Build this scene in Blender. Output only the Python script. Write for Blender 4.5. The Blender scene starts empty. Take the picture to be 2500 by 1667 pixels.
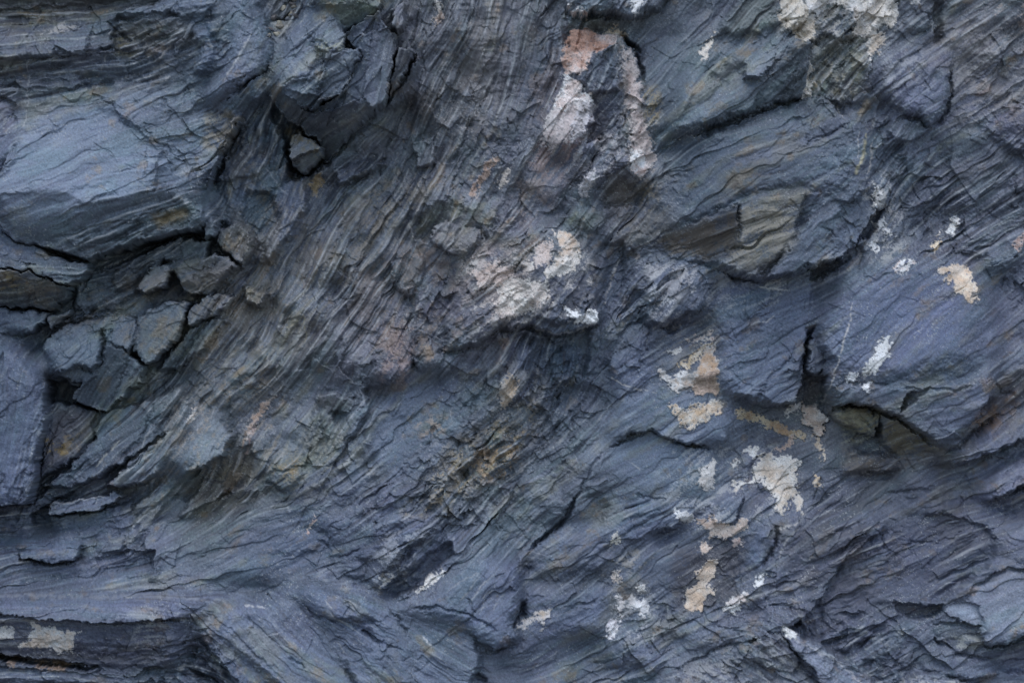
import bpy, math, time
import numpy as np
from mathutils import Vector

T_START = time.time()
RNG = np.random.default_rng(11)
sc = bpy.context.scene
DEPTH = 1.4                   # how far the relief stands out, against its width
U = 0.002                     # metres per unit of the survey grid used below (2500 x 1667 units = 5.0 x 3.33 m of cliff)
ZC = 2.6                      # height of the middle of the studied face above the ground

# ------------------------------------------------------------------ camera, sky, sun, exposure
cam_d = bpy.data.cameras.new("camera")
cam = bpy.data.objects.new("camera", cam_d)
sc.collection.objects.link(cam)
cam.location = (0.0, -20.0, ZC)
cam.rotation_euler = (math.radians(90), 0, 0)
cam_d.sensor_width = 36.0
cam_d.lens = 36.0 * 20.0 / 5.0
cam_d.clip_end = 1000.0
sc.camera = cam

SUN_EL, SUN_AZ = math.radians(58), math.radians(-28)     # azimuth from the viewer's side, to the left
world = bpy.data.worlds.new("World")
sc.world = world
world.use_nodes = True
wn = world.node_tree
sky = wn.nodes.new("ShaderNodeTexSky")
sky.sky_type = 'NISHITA'
sky.sun_disc = False
sky.sun_elevation = SUN_EL
sky.sun_rotation = math.radians(180) - SUN_AZ * -1
bg = wn.nodes["Background"]
bg.inputs[1].default_value = 0.13
wn.links.new(sky.outputs[0], bg.inputs[0])

sun_d = bpy.data.lights.new("sun", 'SUN')
sun_d.energy = 1.15
sun_d.angle = math.radians(42)
sun_d.color = (0.95, 0.98, 1.0)
sun = bpy.data.objects.new("sun", sun_d)
sc.collection.objects.link(sun)
to_sun = Vector((math.sin(SUN_AZ) * math.cos(SUN_EL), -math.cos(SUN_AZ) * math.cos(SUN_EL), math.sin(SUN_EL)))
sun.rotation_euler = to_sun.to_track_quat('Z', 'Y').to_euler()

sc.view_settings.view_transform = 'Standard'
sc.view_settings.look = 'None'
sc.view_settings.gamma = 1.0
sc.view_settings.exposure = 0.53

# ------------------------------------------------------------------ survey grid of the cliff
STEP = 1.7
X0, X1, Y0, Y1 = -210, 2710, -190, 1860
xs = np.arange(X0, X1, STEP, dtype=np.float32)
ys = np.arange(Y0, Y1, STEP, dtype=np.float32)
NX, NY = len(xs), len(ys)
X, Y = np.meshgrid(xs, ys)

def noise_tex(n, lo, hi, slope, seed):
    """periodic noise, band limited between wavelengths lo and hi (texels), spectrum 1/f^slope"""
    r = np.random.default_rng(seed)
    f = np.fft.rfft2(r.standard_normal((n, n)))
    fy = np.fft.fftfreq(n)[:, None]; fx = np.fft.rfftfreq(n)[None, :]
    k = np.sqrt(fx * fx + fy * fy); k[0, 0] = 1
    g = k ** (-slope) * np.exp(-(k * lo * 0.7) ** 4) * (1 - np.exp(-(k * hi) ** 2))
    g[0, 0] = 0
    t = np.fft.irfft2(f * g, s=(n, n)); t -= t.mean(); t /= t.std()
    return t.astype(np.float32)

T_FBM = noise_tex(2048, 6, 520, 1.55, 1)      # fractal; two texels to the nominal one, so that no lookup shows facets
T_FBM2 = noise_tex(2048, 6, 400, 1.45, 2)
T_BAND = noise_tex(2048, 18, 36, 0.4, 3)       # one blob size
T_BAND2 = noise_tex(2048, 18, 36, 0.4, 4)
T_WHITE = noise_tex(2048, 4.4, 20, 0.2, 5)

def samp(t, x, y, scale):
    """bilinear lookup; scale = survey units per texel"""
    n = t.shape[0]
    scale = scale / 2
    u = np.asarray(x, np.float32) / scale; v = np.asarray(y, np.float32) / scale
    i = np.floor(u).astype(np.int32); j = np.floor(v).astype(np.int32)
    fu = u - i; fv = v - j
    i &= n - 1; j &= n - 1
    i1 = (i + 1) & (n - 1); j1 = (j + 1) & (n - 1)
    return (t[j, i] * (1 - fu) + t[j, i1] * fu) * (1 - fv) + (t[j1, i] * (1 - fu) + t[j1, i1] * fu) * fv

def blur(a, r):
    """smooth with a window of r cells, twice"""
    for q in range(2):
        for ax in (0, 1):
            p = np.concatenate([np.repeat(a.take([0], ax), r + 1, ax), a, np.repeat(a.take([-1], ax), r, ax)], ax)
            c = np.cumsum(p, ax, dtype=np.float64)
            n = a.shape[ax]
            a = ((c.take(range(2 * r + 1, 2 * r + 1 + n), ax) - c.take(range(0, n), ax)) / (2 * r + 1)).astype(np.float32)
    return a

def sstep(a, b, v):
    t = np.clip((v - a) / (b - a), 0, 1)
    return t * t * (3 - 2 * t)

# ragged outlines: every outline below is read through this warp
WX = 2.2 * samp(T_BAND, X, Y, 4.0) + 1.0 * samp(T_BAND2, X, Y, 1.1)
WY = 2.2 * samp(T_BAND2, X + 700, Y, 4.0) + 1.0 * samp(T_BAND, X + 300, Y + 90, 1.1)
XW, YW = X + WX, Y + WY

def window(pts, m):
    p = np.array(pts, np.float32)
    i0 = max(0, int((p[:, 0].min() - m - X0) / STEP)); i1 = min(NX, int((p[:, 0].max() + m - X0) / STEP) + 2)
    j0 = max(0, int((p[:, 1].min() - m - Y0) / STEP)); j1 = min(NY, int((p[:, 1].max() + m - Y0) / STEP) + 2)
    return slice(j0, j1), slice(i0, i1)

def poly_sd(pts, x, y):
    """signed distance to a closed outline, positive inside"""
    p = np.array(pts, np.float32)
    d2 = np.full(x.shape, 1e12, np.float32)
    ins = np.zeros(x.shape, bool)
    n = len(p)
    for k in range(n):
        ax, ay = p[k]; bx, by = p[(k + 1) % n]
        ex, ey = bx - ax, by - ay
        wx, wy = x - ax, y - ay
        t = np.clip((wx * ex + wy * ey) / (ex * ex + ey * ey + 1e-9), 0, 1)
        d2 = np.minimum(d2, (wx - t * ex) ** 2 + (wy - t * ey) ** 2)
        if ay != by:
            c = (ay > y) != (by > y)
            ins ^= c & (x < (bx - ax) * (y - ay) / (by - ay) + ax)
    d = np.sqrt(d2)
    return np.where(ins, d, -d)

def line_d(pts, x, y):
    """distance to an open line and the position 0..1 along it"""
    p = np.array(pts, np.float32)
    best = np.full(x.shape, 1e12, np.float32); pos = np.zeros(x.shape, np.float32)
    n = len(p) - 1
    for k in range(n):
        ax, ay = p[k]; bx, by = p[k + 1]
        ex, ey = bx - ax, by - ay
        wx, wy = x - ax, y - ay
        t = np.clip((wx * ex + wy * ey) / (ex * ex + ey * ey + 1e-9), 0, 1)
        d2 = (wx - t * ex) ** 2 + (wy - t * ey) ** 2
        q = d2 < best
        best = np.where(q, d2, best); pos = np.where(q, (k + t) / n, pos)
    return np.sqrt(best), pos

def blend_points(pts, sigma):
    """smooth interpolation of scattered values (x, y, v...)"""
    cs = 16
    gx, gy = np.meshgrid(np.arange(X0, X1 + 40, cs), np.arange(Y0, Y1 + 40, cs))
    nv = len(pts[0]) - 2
    acc = np.zeros((nv,) + gx.shape); ws = np.zeros(gx.shape) + 1e-12
    for q in pts:
        w = np.exp(-((gx - q[0]) ** 2 + (gy - q[1]) ** 2) / (2 * sigma * sigma)) + 1e-7 / (1 + ((gx - q[0]) ** 2 + (gy - q[1]) ** 2) / 1e4)
        ws += w
        for c in range(nv): acc[c] += w * q[2 + c]
    acc /= ws
    u = (X - X0) / cs; v = (Y - Y0) / cs
    i = np.clip(u.astype(np.int32), 0, gx.shape[1] - 2); j = np.clip(v.astype(np.int32), 0, gx.shape[0] - 2)
    fu = u - i; fv = v - j
    out = []
    for c in range(nv):
        a = acc[c].astype(np.float32)
        out.append((a[j, i] * (1 - fu) + a[j, i + 1] * fu) * (1 - fv) + (a[j + 1, i] * (1 - fu) + a[j + 1, i + 1] * fu) * fv)
    return out

# --- how far the wall stands out (towards the viewer), broad forms
BASE = [(100,50,50),(400,150,50),(250,400,70),(600,150,60),(650,300,-65),(570,420,-50),(850,150,50),(800,430,-50),(1000,300,-12),
 (1100,100,10),(1100,450,0),(700,600,-40),(320,620,-25),(300,720,-38),(200,900,-42),(60,1000,10),(400,900,-50),(600,900,-18),
 (900,700,0),(1200,700,25),(1400,400,25),(1430,900,0),(1100,1050,8),(600,1150,-40),(300,1150,-45),(100,1270,-75),(120,1400,-25),
 (300,1480,50),(700,1350,15),(900,1550,55),(1200,1500,45),(1400,1300,5),(1500,1580,20),(1600,1150,18),(1700,850,22),(1700,60,10),
 (1800,200,30),(1850,500,45),(2050,150,10),(2100,450,5),(2220,220,25),(2400,200,15),(2350,450,-5),(2200,800,50),(1980,930,-25),(2100,1150,0),
 (2400,1100,0),(2100,1350,18),(2400,1480,50),(1950,1600,55),(2250,1600,30),(1650,1450,15),(1700,450,30),(2470,700,0)]
H = 1.25 * blend_points(BASE, 95)[0] - 4
H += 13 * blur(samp(T_FBM, X, Y, 2.2), 9)

# --- direction of the foliation (degrees, counted up from the horizontal)
FOL = [(100,50,8),(400,150,12),(250,400,18),(600,130,60),(620,450,70),(850,150,62),(820,420,35),(1000,300,68),(1100,60,72),(1180,450,58),
 (720,650,62),(900,600,60),(350,620,22),(350,800,50),(150,900,40),(60,1000,80),(450,900,48),(600,950,55),(350,1080,55),(450,1250,50),
 (900,800,62),(1250,700,45),(1400,250,70),(1450,480,50),(1430,900,60),(1100,1050,40),(750,1050,48),(200,1250,8),(250,1380,20),
 (300,1480,0),(300,1600,-4),(700,1300,22),(650,1580,-42),(900,1520,-38),(1150,1450,35),(1100,1600,-30),(1250,1200,45),(1400,1300,40),(1350,1600,22),(1650,1600,28),
 (1600,1150,35),(1700,850,25),(1600,80,45),(1650,250,42),(1850,180,38),(1850,500,28),(2050,120,50),(2060,420,60),(2220,220,40),(2420,150,38),
 (2400,450,32),(2200,800,38),(2150,1150,18),(2450,1000,38),(2100,1350,30),(2350,1250,22),(2420,1480,25),(1950,1620,-38),(2250,1620,10),(1650,1350,38)]
fv = blend_points([(x, y, math.cos(math.radians(2 * a)), math.sin(math.radians(2 * a))) for x, y, a in FOL], 110)
TC, TS = fv[0], fv[1]
ROUGH = [(100,80,.7),(400,150,.7),(250,400,.4),(600,150,.5),(600,400,.7),(850,300,.6),(1050,150,.9),(1000,450,.9),(750,650,.9),(900,750,.8),(400,650,.7),
 (250,850,.5),(450,1000,.7),(700,1000,.9),(600,1200,.8),(250,1250,.6),(150,1400,.6),(600,1380,.4),(900,1250,.6),(1050,1150,1.1),(1100,1000,.4),(1250,900,.9),(1200,700,.8),
 (1400,250,.8),(1420,500,.8),(1500,150,.6),(1700,200,.4),(1850,450,.35),(2050,150,1.1),(2220,220,.5),(2400,150,.7),(2400,450,.8),(2150,450,.8),(1650,800,.5),(1500,950,.5),
 (2200,800,.28),(2450,800,.5),(2150,1080,.35),(1600,1150,.3),(1350,1200,.7),(1500,1300,.45),(1400,1500,.4),(1700,1400,.4),(2000,1300,.45),(2300,1250,.4),(2400,1050,.5),(2150,1420,.4),
 (2400,1500,.35),(1900,1620,.7),(1550,1600,.5),(2250,1620,.6),(300,1500,.4),(400,1620,.8),(700,1580,.3),(950,1550,.4),(1150,1500,.35),(1300,1620,.45)]
R = blend_points(ROUGH, 90)[0]      # how rough / flaky
GRITP = [(1150,1100,1),(1260,930,.9),(1200,700,.9),(1380,680,.7),(1420,300,.6),(1450,480,.7),(2050,170,1),(2400,430,.8),(2420,120,.6),(2220,220,.35),(1080,120,.45),(1000,430,.5),
 (700,1000,.6),(620,640,.5),(760,640,.25),(900,800,.45),(300,700,.4),(150,1300,.6),(450,250,.3),(250,380,.1),(500,330,.4),(600,120,.25),(300,140,.5),(850,150,.2),(1850,450,.12),(1750,200,.2),
 (1650,800,.35),(2200,800,.1),(1600,1150,.12),(1500,1250,.3),(1350,1250,.35),(2150,1250,.35),(2300,1400,.4),(2400,1480,.12),(1750,1620,.6),(2150,1560,.4),(1450,1450,.25),(1150,1450,.1),(700,1580,.12),
 (950,1380,.5),(650,1350,.15),(500,1100,.3),(300,1050,.3),(60,1000,.2),(250,1480,.15),(250,1580,.4),(420,1620,.7),(1550,650,.4),(2150,500,.7),(2100,1080,.2),(1950,1000,.5),(700,40,1)]
GRIT = blend_points(GRITP, 80)[0]   # how crumbly
HUE = [(100,60,0.91,0.86,0.80),(400,150,0.88,0.90,0.88),(250,400,1.1,1.11,1.12),(600,130,1.02,1.04,1.06),(620,450,0.93,0.98,0.99),(850,200,0.90,0.92,0.90),(820,430,.88,.87,.86),(1000,300,1.11,1.06,0.96),
 (1100,100,1.19,1.08,0.98),(1180,450,1.12,1.02,0.95),(720,650,1.18,1.14,1.06),(900,560,1.22,1.16,1.06),(350,620,0.90,0.92,0.86),(350,800,0.89,0.92,0.88),(150,900,0.85,0.86,0.84),(60,1000,0.92,0.94,1.00),
 (450,950,1.12,1.10,0.98),(620,950,1.22,1.16,1.06),(400,1100,1.12,1.14,1.08),(700,1080,1.14,1.14,1.03),(550,1200,0.99,0.96,0.80),(900,800,1.12,1.00,0.92),(1000,1020,0.98,1.00,1.02),(1150,1100,1.09,1.05,0.95),(1200,700,1.07,0.95,0.90),
 (1420,300,1.06,0.98,0.98),(1450,480,0.99,0.95,0.90),(1430,900,0.92,0.94,0.94),(1400,1150,1.00,1.00,0.96),(250,1300,0.88,0.88,0.92),(300,1480,1.02,1.00,1.04),(300,1600,.92,.9,.93),(700,1330,0.92,0.94,1.00),(700,1580,1.02,1.02,1.06),(950,1530,0.98,1.00,1.04),(1150,1500,1.00,1.02,1.05),
 (950,1300,0.95,0.95,1.00),(1300,1480,0.88,0.88,0.94),(1500,1300,0.95,0.97,1.01),(1600,1150,1.01,1.04,1.06),(1600,80,1.02,1.00,0.94),(1650,250,0.96,1.00,0.96),(1850,180,0.98,0.98,0.94),(1850,450,0.88,0.88,0.86),(2050,150,1.19,1.15,1.00),(2050,460,1.05,1.05,1.05),(2220,220,0.99,0.96,1.00),
 (2420,100,1.36,1.22,1.12),(2400,320,1.13,1.05,1.04),(2380,460,0.99,0.95,0.96),(1700,850,0.98,1.00,1.04),(1500,880,0.98,1.00,1.04),(2200,800,0.98,0.98,1.04),(2150,1080,0.97,0.92,0.84),(2450,800,1.01,0.96,1.00),(2450,1000,0.97,0.92,0.93),(2000,1250,0.87,0.84,0.89),(2250,1330,0.79,0.76,0.82),(2450,1200,0.99,0.95,1.02),(2420,1470,1.11,1.08,1.11),
 (2100,1430,0.81,0.78,0.84),(1720,1430,0.82,0.82,0.90),(1500,1550,0.90,0.92,0.96),(1950,1600,1.07,1.03,1.05),(2250,1560,0.94,0.92,0.96),(1750,1620,1.11,1.06,1.04)]
TINT = blend_points(HUE, 85)        # regional colour of the rock
OWN = np.zeros(H.shape, np.int16)   # which rock a spot belongs to (0 = the cliff itself)
PART = np.zeros(H.shape, np.int16)  # which crust patch
FACES = []                          # named faces: (name, label)
THINGS = [None]                     # (name, label, category, group)

PALE = (1.10, 1.12, 1.14); DARK = (0.74, 0.76, 0.82); BLUE = (0.92, 0.97, 1.08); BROWN = (1.02, 0.90, 0.74); DBROWN = (0.72, 0.62, 0.52)  # DARK and DBROWN also paint shade into recesses and undersides
OLIVE = (1.0, 0.98, 0.76); GREEN = (0.88, 1.0, 0.94); PINK = (1.12, 0.95, 0.94); PURP = (0.98, 0.92, 1.02); OCHRE = (1.4, 1.22, 0.88); WARM = (1.12, 1.04, 0.95)

def thing(name, label, cat, group=None):
    THINGS.append((name, label, cat, group))
    return len(THINGS) - 1

def face(pts, h=None, gx=0.0, gy=0.0, own=None, soft=5.0, rough=None, th=None, tint=None, rnd=None, crack=None, part=None, at=None):
    """one rock face: a tilted plane inside an outline. gy>0 looks up, gy<0 overhangs; gx>0 looks left"""
    m = 40
    sl = window(pts, m)
    x = XW[sl]; y = YW[sl]
    if x.size == 0: return
    d = poly_sd(pts, x, y)
    w = sstep(-0.6 * soft, 0.8 * soft, d)
    cx, cy = at if at else (sum(p[0] for p in pts) / len(pts), sum(p[1] for p in pts) / len(pts))
    if crack:
        H[sl] -= np.where(d < 0, 0.22 * crack[0] * np.exp(d / (0.8 * crack[1])), 0)
    if h is not None:
        pl = h + gx * (X[sl] - cx) + gy * (Y[sl] - cy)
        H[sl] = H[sl] * (1 - w) + pl * w
    if rnd:
        q = np.clip(1 - d / rnd[1], 0, 1)
        H[sl] -= np.where(d > 0, 0.6 * rnd[0] * q * q, 0) * w
    if own is not None: OWN[sl][d > 0] = own; PART[sl][d > 0] = 0
    if part:
        FACES.append(part); PART[sl][d > 0] = 1000 + len(FACES)
    ws = sstep(-4, max(soft * 1.5, 20), d)
    if rough is not None: R[sl] = R[sl] * (1 - ws) + rough * ws
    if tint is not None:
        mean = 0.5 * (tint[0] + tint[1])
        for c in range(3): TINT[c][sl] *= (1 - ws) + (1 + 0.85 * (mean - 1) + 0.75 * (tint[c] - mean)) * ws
    if th is not None:
        a = math.radians(2 * th)
        TC[sl] = TC[sl] * (1 - ws) + math.cos(a) * ws
        TS[sl] = TS[sl] * (1 - ws) + math.sin(a) * ws

# ------------------------------------------------------------------ the rocks, from the top left of the wall to the bottom right
# dark recessed band along the top
face([(-260,-260),(430,-260),(400,40),(300,38),(150,60),(0,66),(-260,70)], 45, 0, -0.55, rough=0.8, th=6, tint=DBROWN, soft=20)
face([(290,62),(400,44),(480,58),(505,118),(410,135),(330,112)], 66, 0, -0.35, tint=BROWN, rough=0.7, soft=10)
face([(250,52),(350,22),(430,0),(450,-30),(520,-40),(540,40),(450,40),(330,52)], 78, 0, 0.5, tint=BLUE, rough=0.6, th=10, soft=10)
face([(430,30),(560,10),(600,60),(560,150),(545,195),(490,235),(300,222),(285,130),(330,112),(410,135),(505,118)], 58, -0.05, -0.25, rough=1.0, tint=(0.85,0.9,0.9), th=14, soft=12)
t = thing("rock_ledge", "dark slate ledge with a pale speckled top edge near the upper left corner", "rock ledge")
face([(-260,78),(60,68),(200,55),(258,48),(282,72),(288,122),(240,137),(100,152),(-260,168)], 74, 0, 0.30, own=t, rough=0.6, th=7, tint=BLUE, rnd=(14,16), crack=(6,8))
face([(-260,168),(100,150),(285,126),(322,190),(280,216),(80,222),(-260,210)], 52, 0, -0.55, rough=1.1, th=5, tint=(0.82,0.82,0.86), soft=10)
face([(50,195),(200,188),(215,215),(150,225),(60,222)], 60, 0, 0.3, rough=0.8, tint=DARK)
face([(60,222),(270,215),(330,228),(250,262),(120,284),(62,330),(50,260)], 62, 0, 0.15, rough=0.9, th=12, tint=(0.85,0.92,0.92), soft=12)
t = thing("corner_block", "purplish grey block cut off by the left edge beside the pale boulder", "rock")
face([(-260,228),(10,235),(48,258),(55,320),(48,385),(0,448),(-260,470)], 84, -0.08, 0.06, own=t, rough=0.6, th=60, tint=PURP, rnd=(22,30), crack=(14,7))
t = thing("pale_boulder", "large pale blue-grey boulder with a smooth sloping face at upper left", "boulder")
face([(62,335),(115,290),(200,265),(268,250),(330,225),(420,215),(520,240),(585,262),(598,290),(565,340),(548,385),(528,425),(508,482),(440,492),(306,522),(200,550),(80,562),(0,497),(-260,450),(-260,402),(0,450),(40,385)], 118, -0.05, 0.12, own=t, rough=0.6, th=20, tint=PALE, rnd=(8, 10), at=(300, 480))
face([(65,337),(115,287),(268,253),(300,280),(330,300),(383,345),(402,372),(392,420),(365,470),(306,492),(230,498),(160,462),(0,482),(0,455),(50,400)], 122, -0.03, 0.25, rough=0.22, th=18, tint=PALE, soft=14, part=("smooth_face", 'smooth pale sloping face'), at=(200, 485))
face([(0,482),(160,462),(230,498),(306,492),(365,470),(440,470),(440,492),(306,520),(200,548),(80,560)], 121, 0.0, -0.28, rough=0.5, tint=(1.22,1.22,1.2), soft=12, part=("lower_band", None), at=(200, 485))
face([(268,253),(330,225),(420,215),(520,242),(590,265),(560,340),(530,420),(500,470),(470,440),(430,400),(383,345),(330,300)], 78, -0.2, 0.18, rough=0.75, th=25, tint=(1.12,1.12,1.12), soft=7, part=("cracked_shoulder", 'rough cracked shoulder'), at=(383, 345))
face([(383,345),(430,400),(480,425),(500,455),(440,470),(392,470),(392,420),(402,372)], 80, -0.14, 0.12, rough=0.5, tint=PALE, soft=6, at=(383, 345))
face([(180,470),(365,440),(360,470),(306,495),(215,500)], 121, 0.0, 0.3, rough=0.2, tint=(1.12,1.14,1.16), soft=10, at=(270, 492))
# dark layered underside of the boulder
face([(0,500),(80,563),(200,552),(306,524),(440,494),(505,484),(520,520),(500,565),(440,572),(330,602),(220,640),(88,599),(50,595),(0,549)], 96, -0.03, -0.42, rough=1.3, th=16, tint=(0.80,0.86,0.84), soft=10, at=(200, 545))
face([(380,525),(480,498),(505,520),(450,560),(390,560)], 72, 0, -0.15, rough=1.1, th=20, tint=OLIVE, soft=10)
face([(500,480),(545,520),(530,580),(500,590),(505,530)], 48, -0.2, 0.1, rough=1.0)
t = thing("pale_pillar", "rounded pale grey bulge between the upper left ledge and the rubble pocket", "rock")
face([(560,-240),(640,-240),(645,20),(655,70),(672,110),(665,150),(645,188),(600,215),(560,238),(535,262),(498,248),(520,222),(548,190),(562,120),(556,60)], 92, -0.05, 0.22, own=t, rough=0.35, th=65, tint=(1.12,1.14,1.16), rnd=(34,45), crack=(8,8))
face([(535,262),(560,238),(600,215),(645,188),(668,178),(690,212),(655,238),(602,278),(560,294)], 70, 0.0, -0.45, rough=1.0, th=48, tint=GREEN, soft=10)
face([(440,60),(520,40),(545,75),(540,130),(520,185),(480,190),(500,120)], 74, 0.1, 0.1, rough=0.7, tint=BLUE, soft=14)
# recess right of the pale boulder
face([(600,285),(660,240),(720,340),(710,400),(690,520),(640,640),(590,640),(560,560),(520,520),(528,430),(560,350)], -18, 0.10, -0.05, rough=0.9, th=70, soft=14, tint=(0.86,0.92,0.95))
face([(548,390),(600,350),(650,365),(640,420),(570,440),(535,440)], -2, -0.05, 0.0, rough=0.9, th=40, tint=DARK, rnd=(10,12))
face([(660,470),(690,440),(745,430),(748,500),(720,560),(690,600),(655,640),(640,600),(680,540)], -8, 0.22, 0.1, rough=0.5, th=72, tint=BLUE, soft=10, rnd=(8,12))
face([(600,470),(660,470),(680,540),(640,590),(610,590),(585,520)], -32, 0.1, 0.2, rough=0.5, th=50, tint=GREEN, soft=10)
# rubble pocket
face([(650,-60),(720,-40),(740,40),(722,70),(690,130),(676,110),(655,70)], 28, -0.1, 0.2, rough=1.6, tint=BROWN, soft=8, crack=(10,6))
face([(676,105),(692,128),(676,215),(655,235),(650,190),(668,150)], 30, -0.3, 0.2, rough=0.8, th=70, tint=DARK)

# --- the overhanging block
t = thing("overhang_slab", "olive brown slab under the top edge, above the dark angular overhang", "rock slab")
face([(700,-240),(950,-240),(940,0),(930,36),(880,66),(838,84),(825,60),(805,44),(770,15)], 86, -0.1, -0.25, own=t, rough=0.45, th=22, tint=OLIVE, rnd=(10,10), crack=(14,6))
face([(838,84),(825,60),(805,44),(780,20),(830,15),(910,10),(938,2),(930,36),(880,66)], 84, 0.05, -0.75, rough=0.35, th=22, tint=OLIVE, soft=5, part=("underside", 'olive brown underside'))
face([(900,-60),(945,-60),(940,5),(928,36),(905,30)], 92, -0.3, 0.2, rough=0.5, tint=BLUE, soft=5, part=("end_face", None))
t = thing("angular_block", "big dark angular slate block with a sharp vertical edge and shadowed underside", "rock")
DP = [(845,95),(880,66),(930,38),(950,84),(968,88),(968,130),(958,205),(940,265),(918,276),(870,312),(800,388),(788,392),(782,346),(700,294),(662,240),(676,218),(740,265),(772,272),(835,240),(860,200),(886,145)]
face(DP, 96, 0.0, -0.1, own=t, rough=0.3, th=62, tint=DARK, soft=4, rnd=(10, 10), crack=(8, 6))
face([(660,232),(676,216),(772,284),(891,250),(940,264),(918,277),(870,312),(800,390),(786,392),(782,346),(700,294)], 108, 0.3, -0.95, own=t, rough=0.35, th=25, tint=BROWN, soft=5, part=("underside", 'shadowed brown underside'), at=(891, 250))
face([(845,95),(918,84),(906,150),(893,250),(772,284),(740,268),(800,258),(840,240),(862,200),(886,145)], 110, 0.55, -0.02, own=t, rough=0.3, th=65, tint=(0.72, 0.76, 0.8), soft=5, at=(903, 170))  # side face tinted darker, painting in its turn from the light
face([(916,88),(962,86),(968,128),(941,262),(917,274),(890,250),(903,150)], 111, -0.32, 0.03, own=t, rough=0.3, th=75, tint=(1.28, 1.25, 1.24), soft=4, part=("front_face", 'lighter upright face'), at=(903, 170))  # tint lightened to paint in the light this face catches
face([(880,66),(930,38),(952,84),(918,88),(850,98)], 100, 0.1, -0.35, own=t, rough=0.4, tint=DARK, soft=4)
t = thing("fractured_block", "cracked grey block splitting into chunks left of the dark angular overhang", "rock")
face([(720,68),(772,44),(814,57),(853,99),(845,126),(882,130),(888,145),(862,200),(835,242),(795,252),(772,274),(740,267),(676,220),(670,180),(690,130)], 92, 0.05, 0.18, own=t, rough=0.7, th=40, tint=(1.05,1.05,1.06), soft=4, rnd=(12,10), crack=(6,5))
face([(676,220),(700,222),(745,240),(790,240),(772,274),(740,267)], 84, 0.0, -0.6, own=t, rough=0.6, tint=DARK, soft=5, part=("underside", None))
face([(790,130),(845,128),(886,132),(884,150),(858,200),(835,240),(775,250),(800,190)], 98, 0.2, -0.12, own=t, rough=0.5, th=40, tint=(0.82,0.84,0.86), soft=4, rnd=(10,8), part=("lower_chunk", 'dark cracked-off chunk'))
face([(775,95),(812,60),(852,100),(844,128),(800,140),(775,125)], 98, -0.1, 0.3, own=t, rough=0.6, tint=(1.02,1.06,0.98), soft=4, rnd=(8,7), part=("upper_chunk", None))
face([(690,180),(740,140),(790,150),(770,200),(720,215)], 100, 0.05, 0.3, own=t, rough=0.8, tint=(1.1,1.1,1.12), soft=5, rnd=(8,8))
# underside hollow below the block
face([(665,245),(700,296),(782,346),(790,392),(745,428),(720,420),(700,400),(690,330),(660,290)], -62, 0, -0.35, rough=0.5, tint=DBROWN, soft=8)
t = thing("wedge_stone", "small wedge-shaped stone with a flat light top lodged under the overhang", "stone")
face([(708,328),(735,324),(772,348),(793,365),(790,385),(760,408),(740,424),(722,412),(707,386)], 22, 0.05, -0.30, own=t, rough=0.25, th=20, tint=(1.05, 1.12, 1.15), soft=3, rnd=(10,10), crack=(30,9))
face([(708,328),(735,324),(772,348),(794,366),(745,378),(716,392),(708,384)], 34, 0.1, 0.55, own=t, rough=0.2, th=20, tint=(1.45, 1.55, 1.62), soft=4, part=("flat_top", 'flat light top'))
t = thing("rock_splinter", "narrow upright splinter of slate right of the angular block", "rock")
face([(962,25),(990,12),(996,30),(990,78),(974,86),(958,80)], 96, -0.3, 0.1, own=t, rough=0.4, th=72, tint=(1.05,1.02,1.08), soft=4, rnd=(8,8), crack=(12,6))
face([(975,118),(1006,128),(1012,140),(996,180),(985,200),(950,244),(956,205),(968,160)], 84, 0.35, -0.3, rough=0.4, th=68, tint=(0.9,0.85,0.86), soft=5, crack=(6,5))
face([(950,246),(1000,180),(1020,140),(1022,180),(1005,230),(960,262),(942,268)], 44, 0.2, -0.5, rough=0.7, th=62, tint=DARK, soft=8)
face([(940,268),(1010,240),(1020,270),(990,330),(960,400),(900,420),(800,440),(748,430),(800,392),(870,314)], -38, -0.10, -0.15, rough=1.1, th=45, tint=(0.78,0.76,0.72), soft=16)
face([(815,410),(900,385),(940,400),(880,430),(820,450)], -24, 0.0, 0.3, rough=1.0, th=30, tint=DARK, soft=8)
face([(1005,350),(1060,330),(1060,400),(1020,410)], -2, 0.0, 0.25, rough=0.9)

# --- foliated belt down the middle
face([(1095,520),(1130,440),(1150,330),(1180,240),(1215,250),(1200,330),(1160,420),(1130,500)], 16, 0.12, 0.05, rough=0.8, th=62, soft=8, rnd=(8,12))
t = thing("dark_slab", "smooth dark diagonal slab with an orange streak, in the upper middle of the wall", "rock slab")
face([(1104,452),(1130,390),(1170,330),(1205,270),(1260,265),(1290,290),(1275,350),(1240,410),(1190,460),(1130,480)], 8, 0.05, -0.10, own=t, rough=0.35, th=60, tint=DARK, soft=6, crack=(4,5))
face([(1000,540),(1060,500),(1120,470),(1150,520),(1090,545),(1040,590),(1010,580)], -10, 0.1, -0.3, rough=0.7, tint=OLIVE, soft=10)
t = thing("olive_flake", "jagged olive brown flake standing out over a shadow near the wall's middle", "rock")
face([(1046,588),(1062,560),(1084,538),(1112,552),(1174,562),(1184,594),(1160,612),(1128,631),(1090,612),(1060,600)], 44, -0.1, 0.25, own=t, rough=0.6, th=40, tint=(1.12,1.02,0.82), soft=3, rnd=(8,8), crack=(26,12))
face([(1180,560),(1240,570),(1290,580),(1270,605),(1200,615)], 30, 0, -0.2, rough=0.8, tint=OLIVE, soft=6)
face([(960,640),(1010,600),(1040,640),(1030,700),(1000,725),(975,712),(955,690)], 16, 0.1, 0.0, rough=0.5, th=68, tint=GREEN, rnd=(10,14))
face([(1040,640),(1120,650),(1130,720),(1080,800),(1010,790),(1010,720)], 6, 0, 0.05, rough=0.9, tint=PURP, soft=20)
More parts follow.
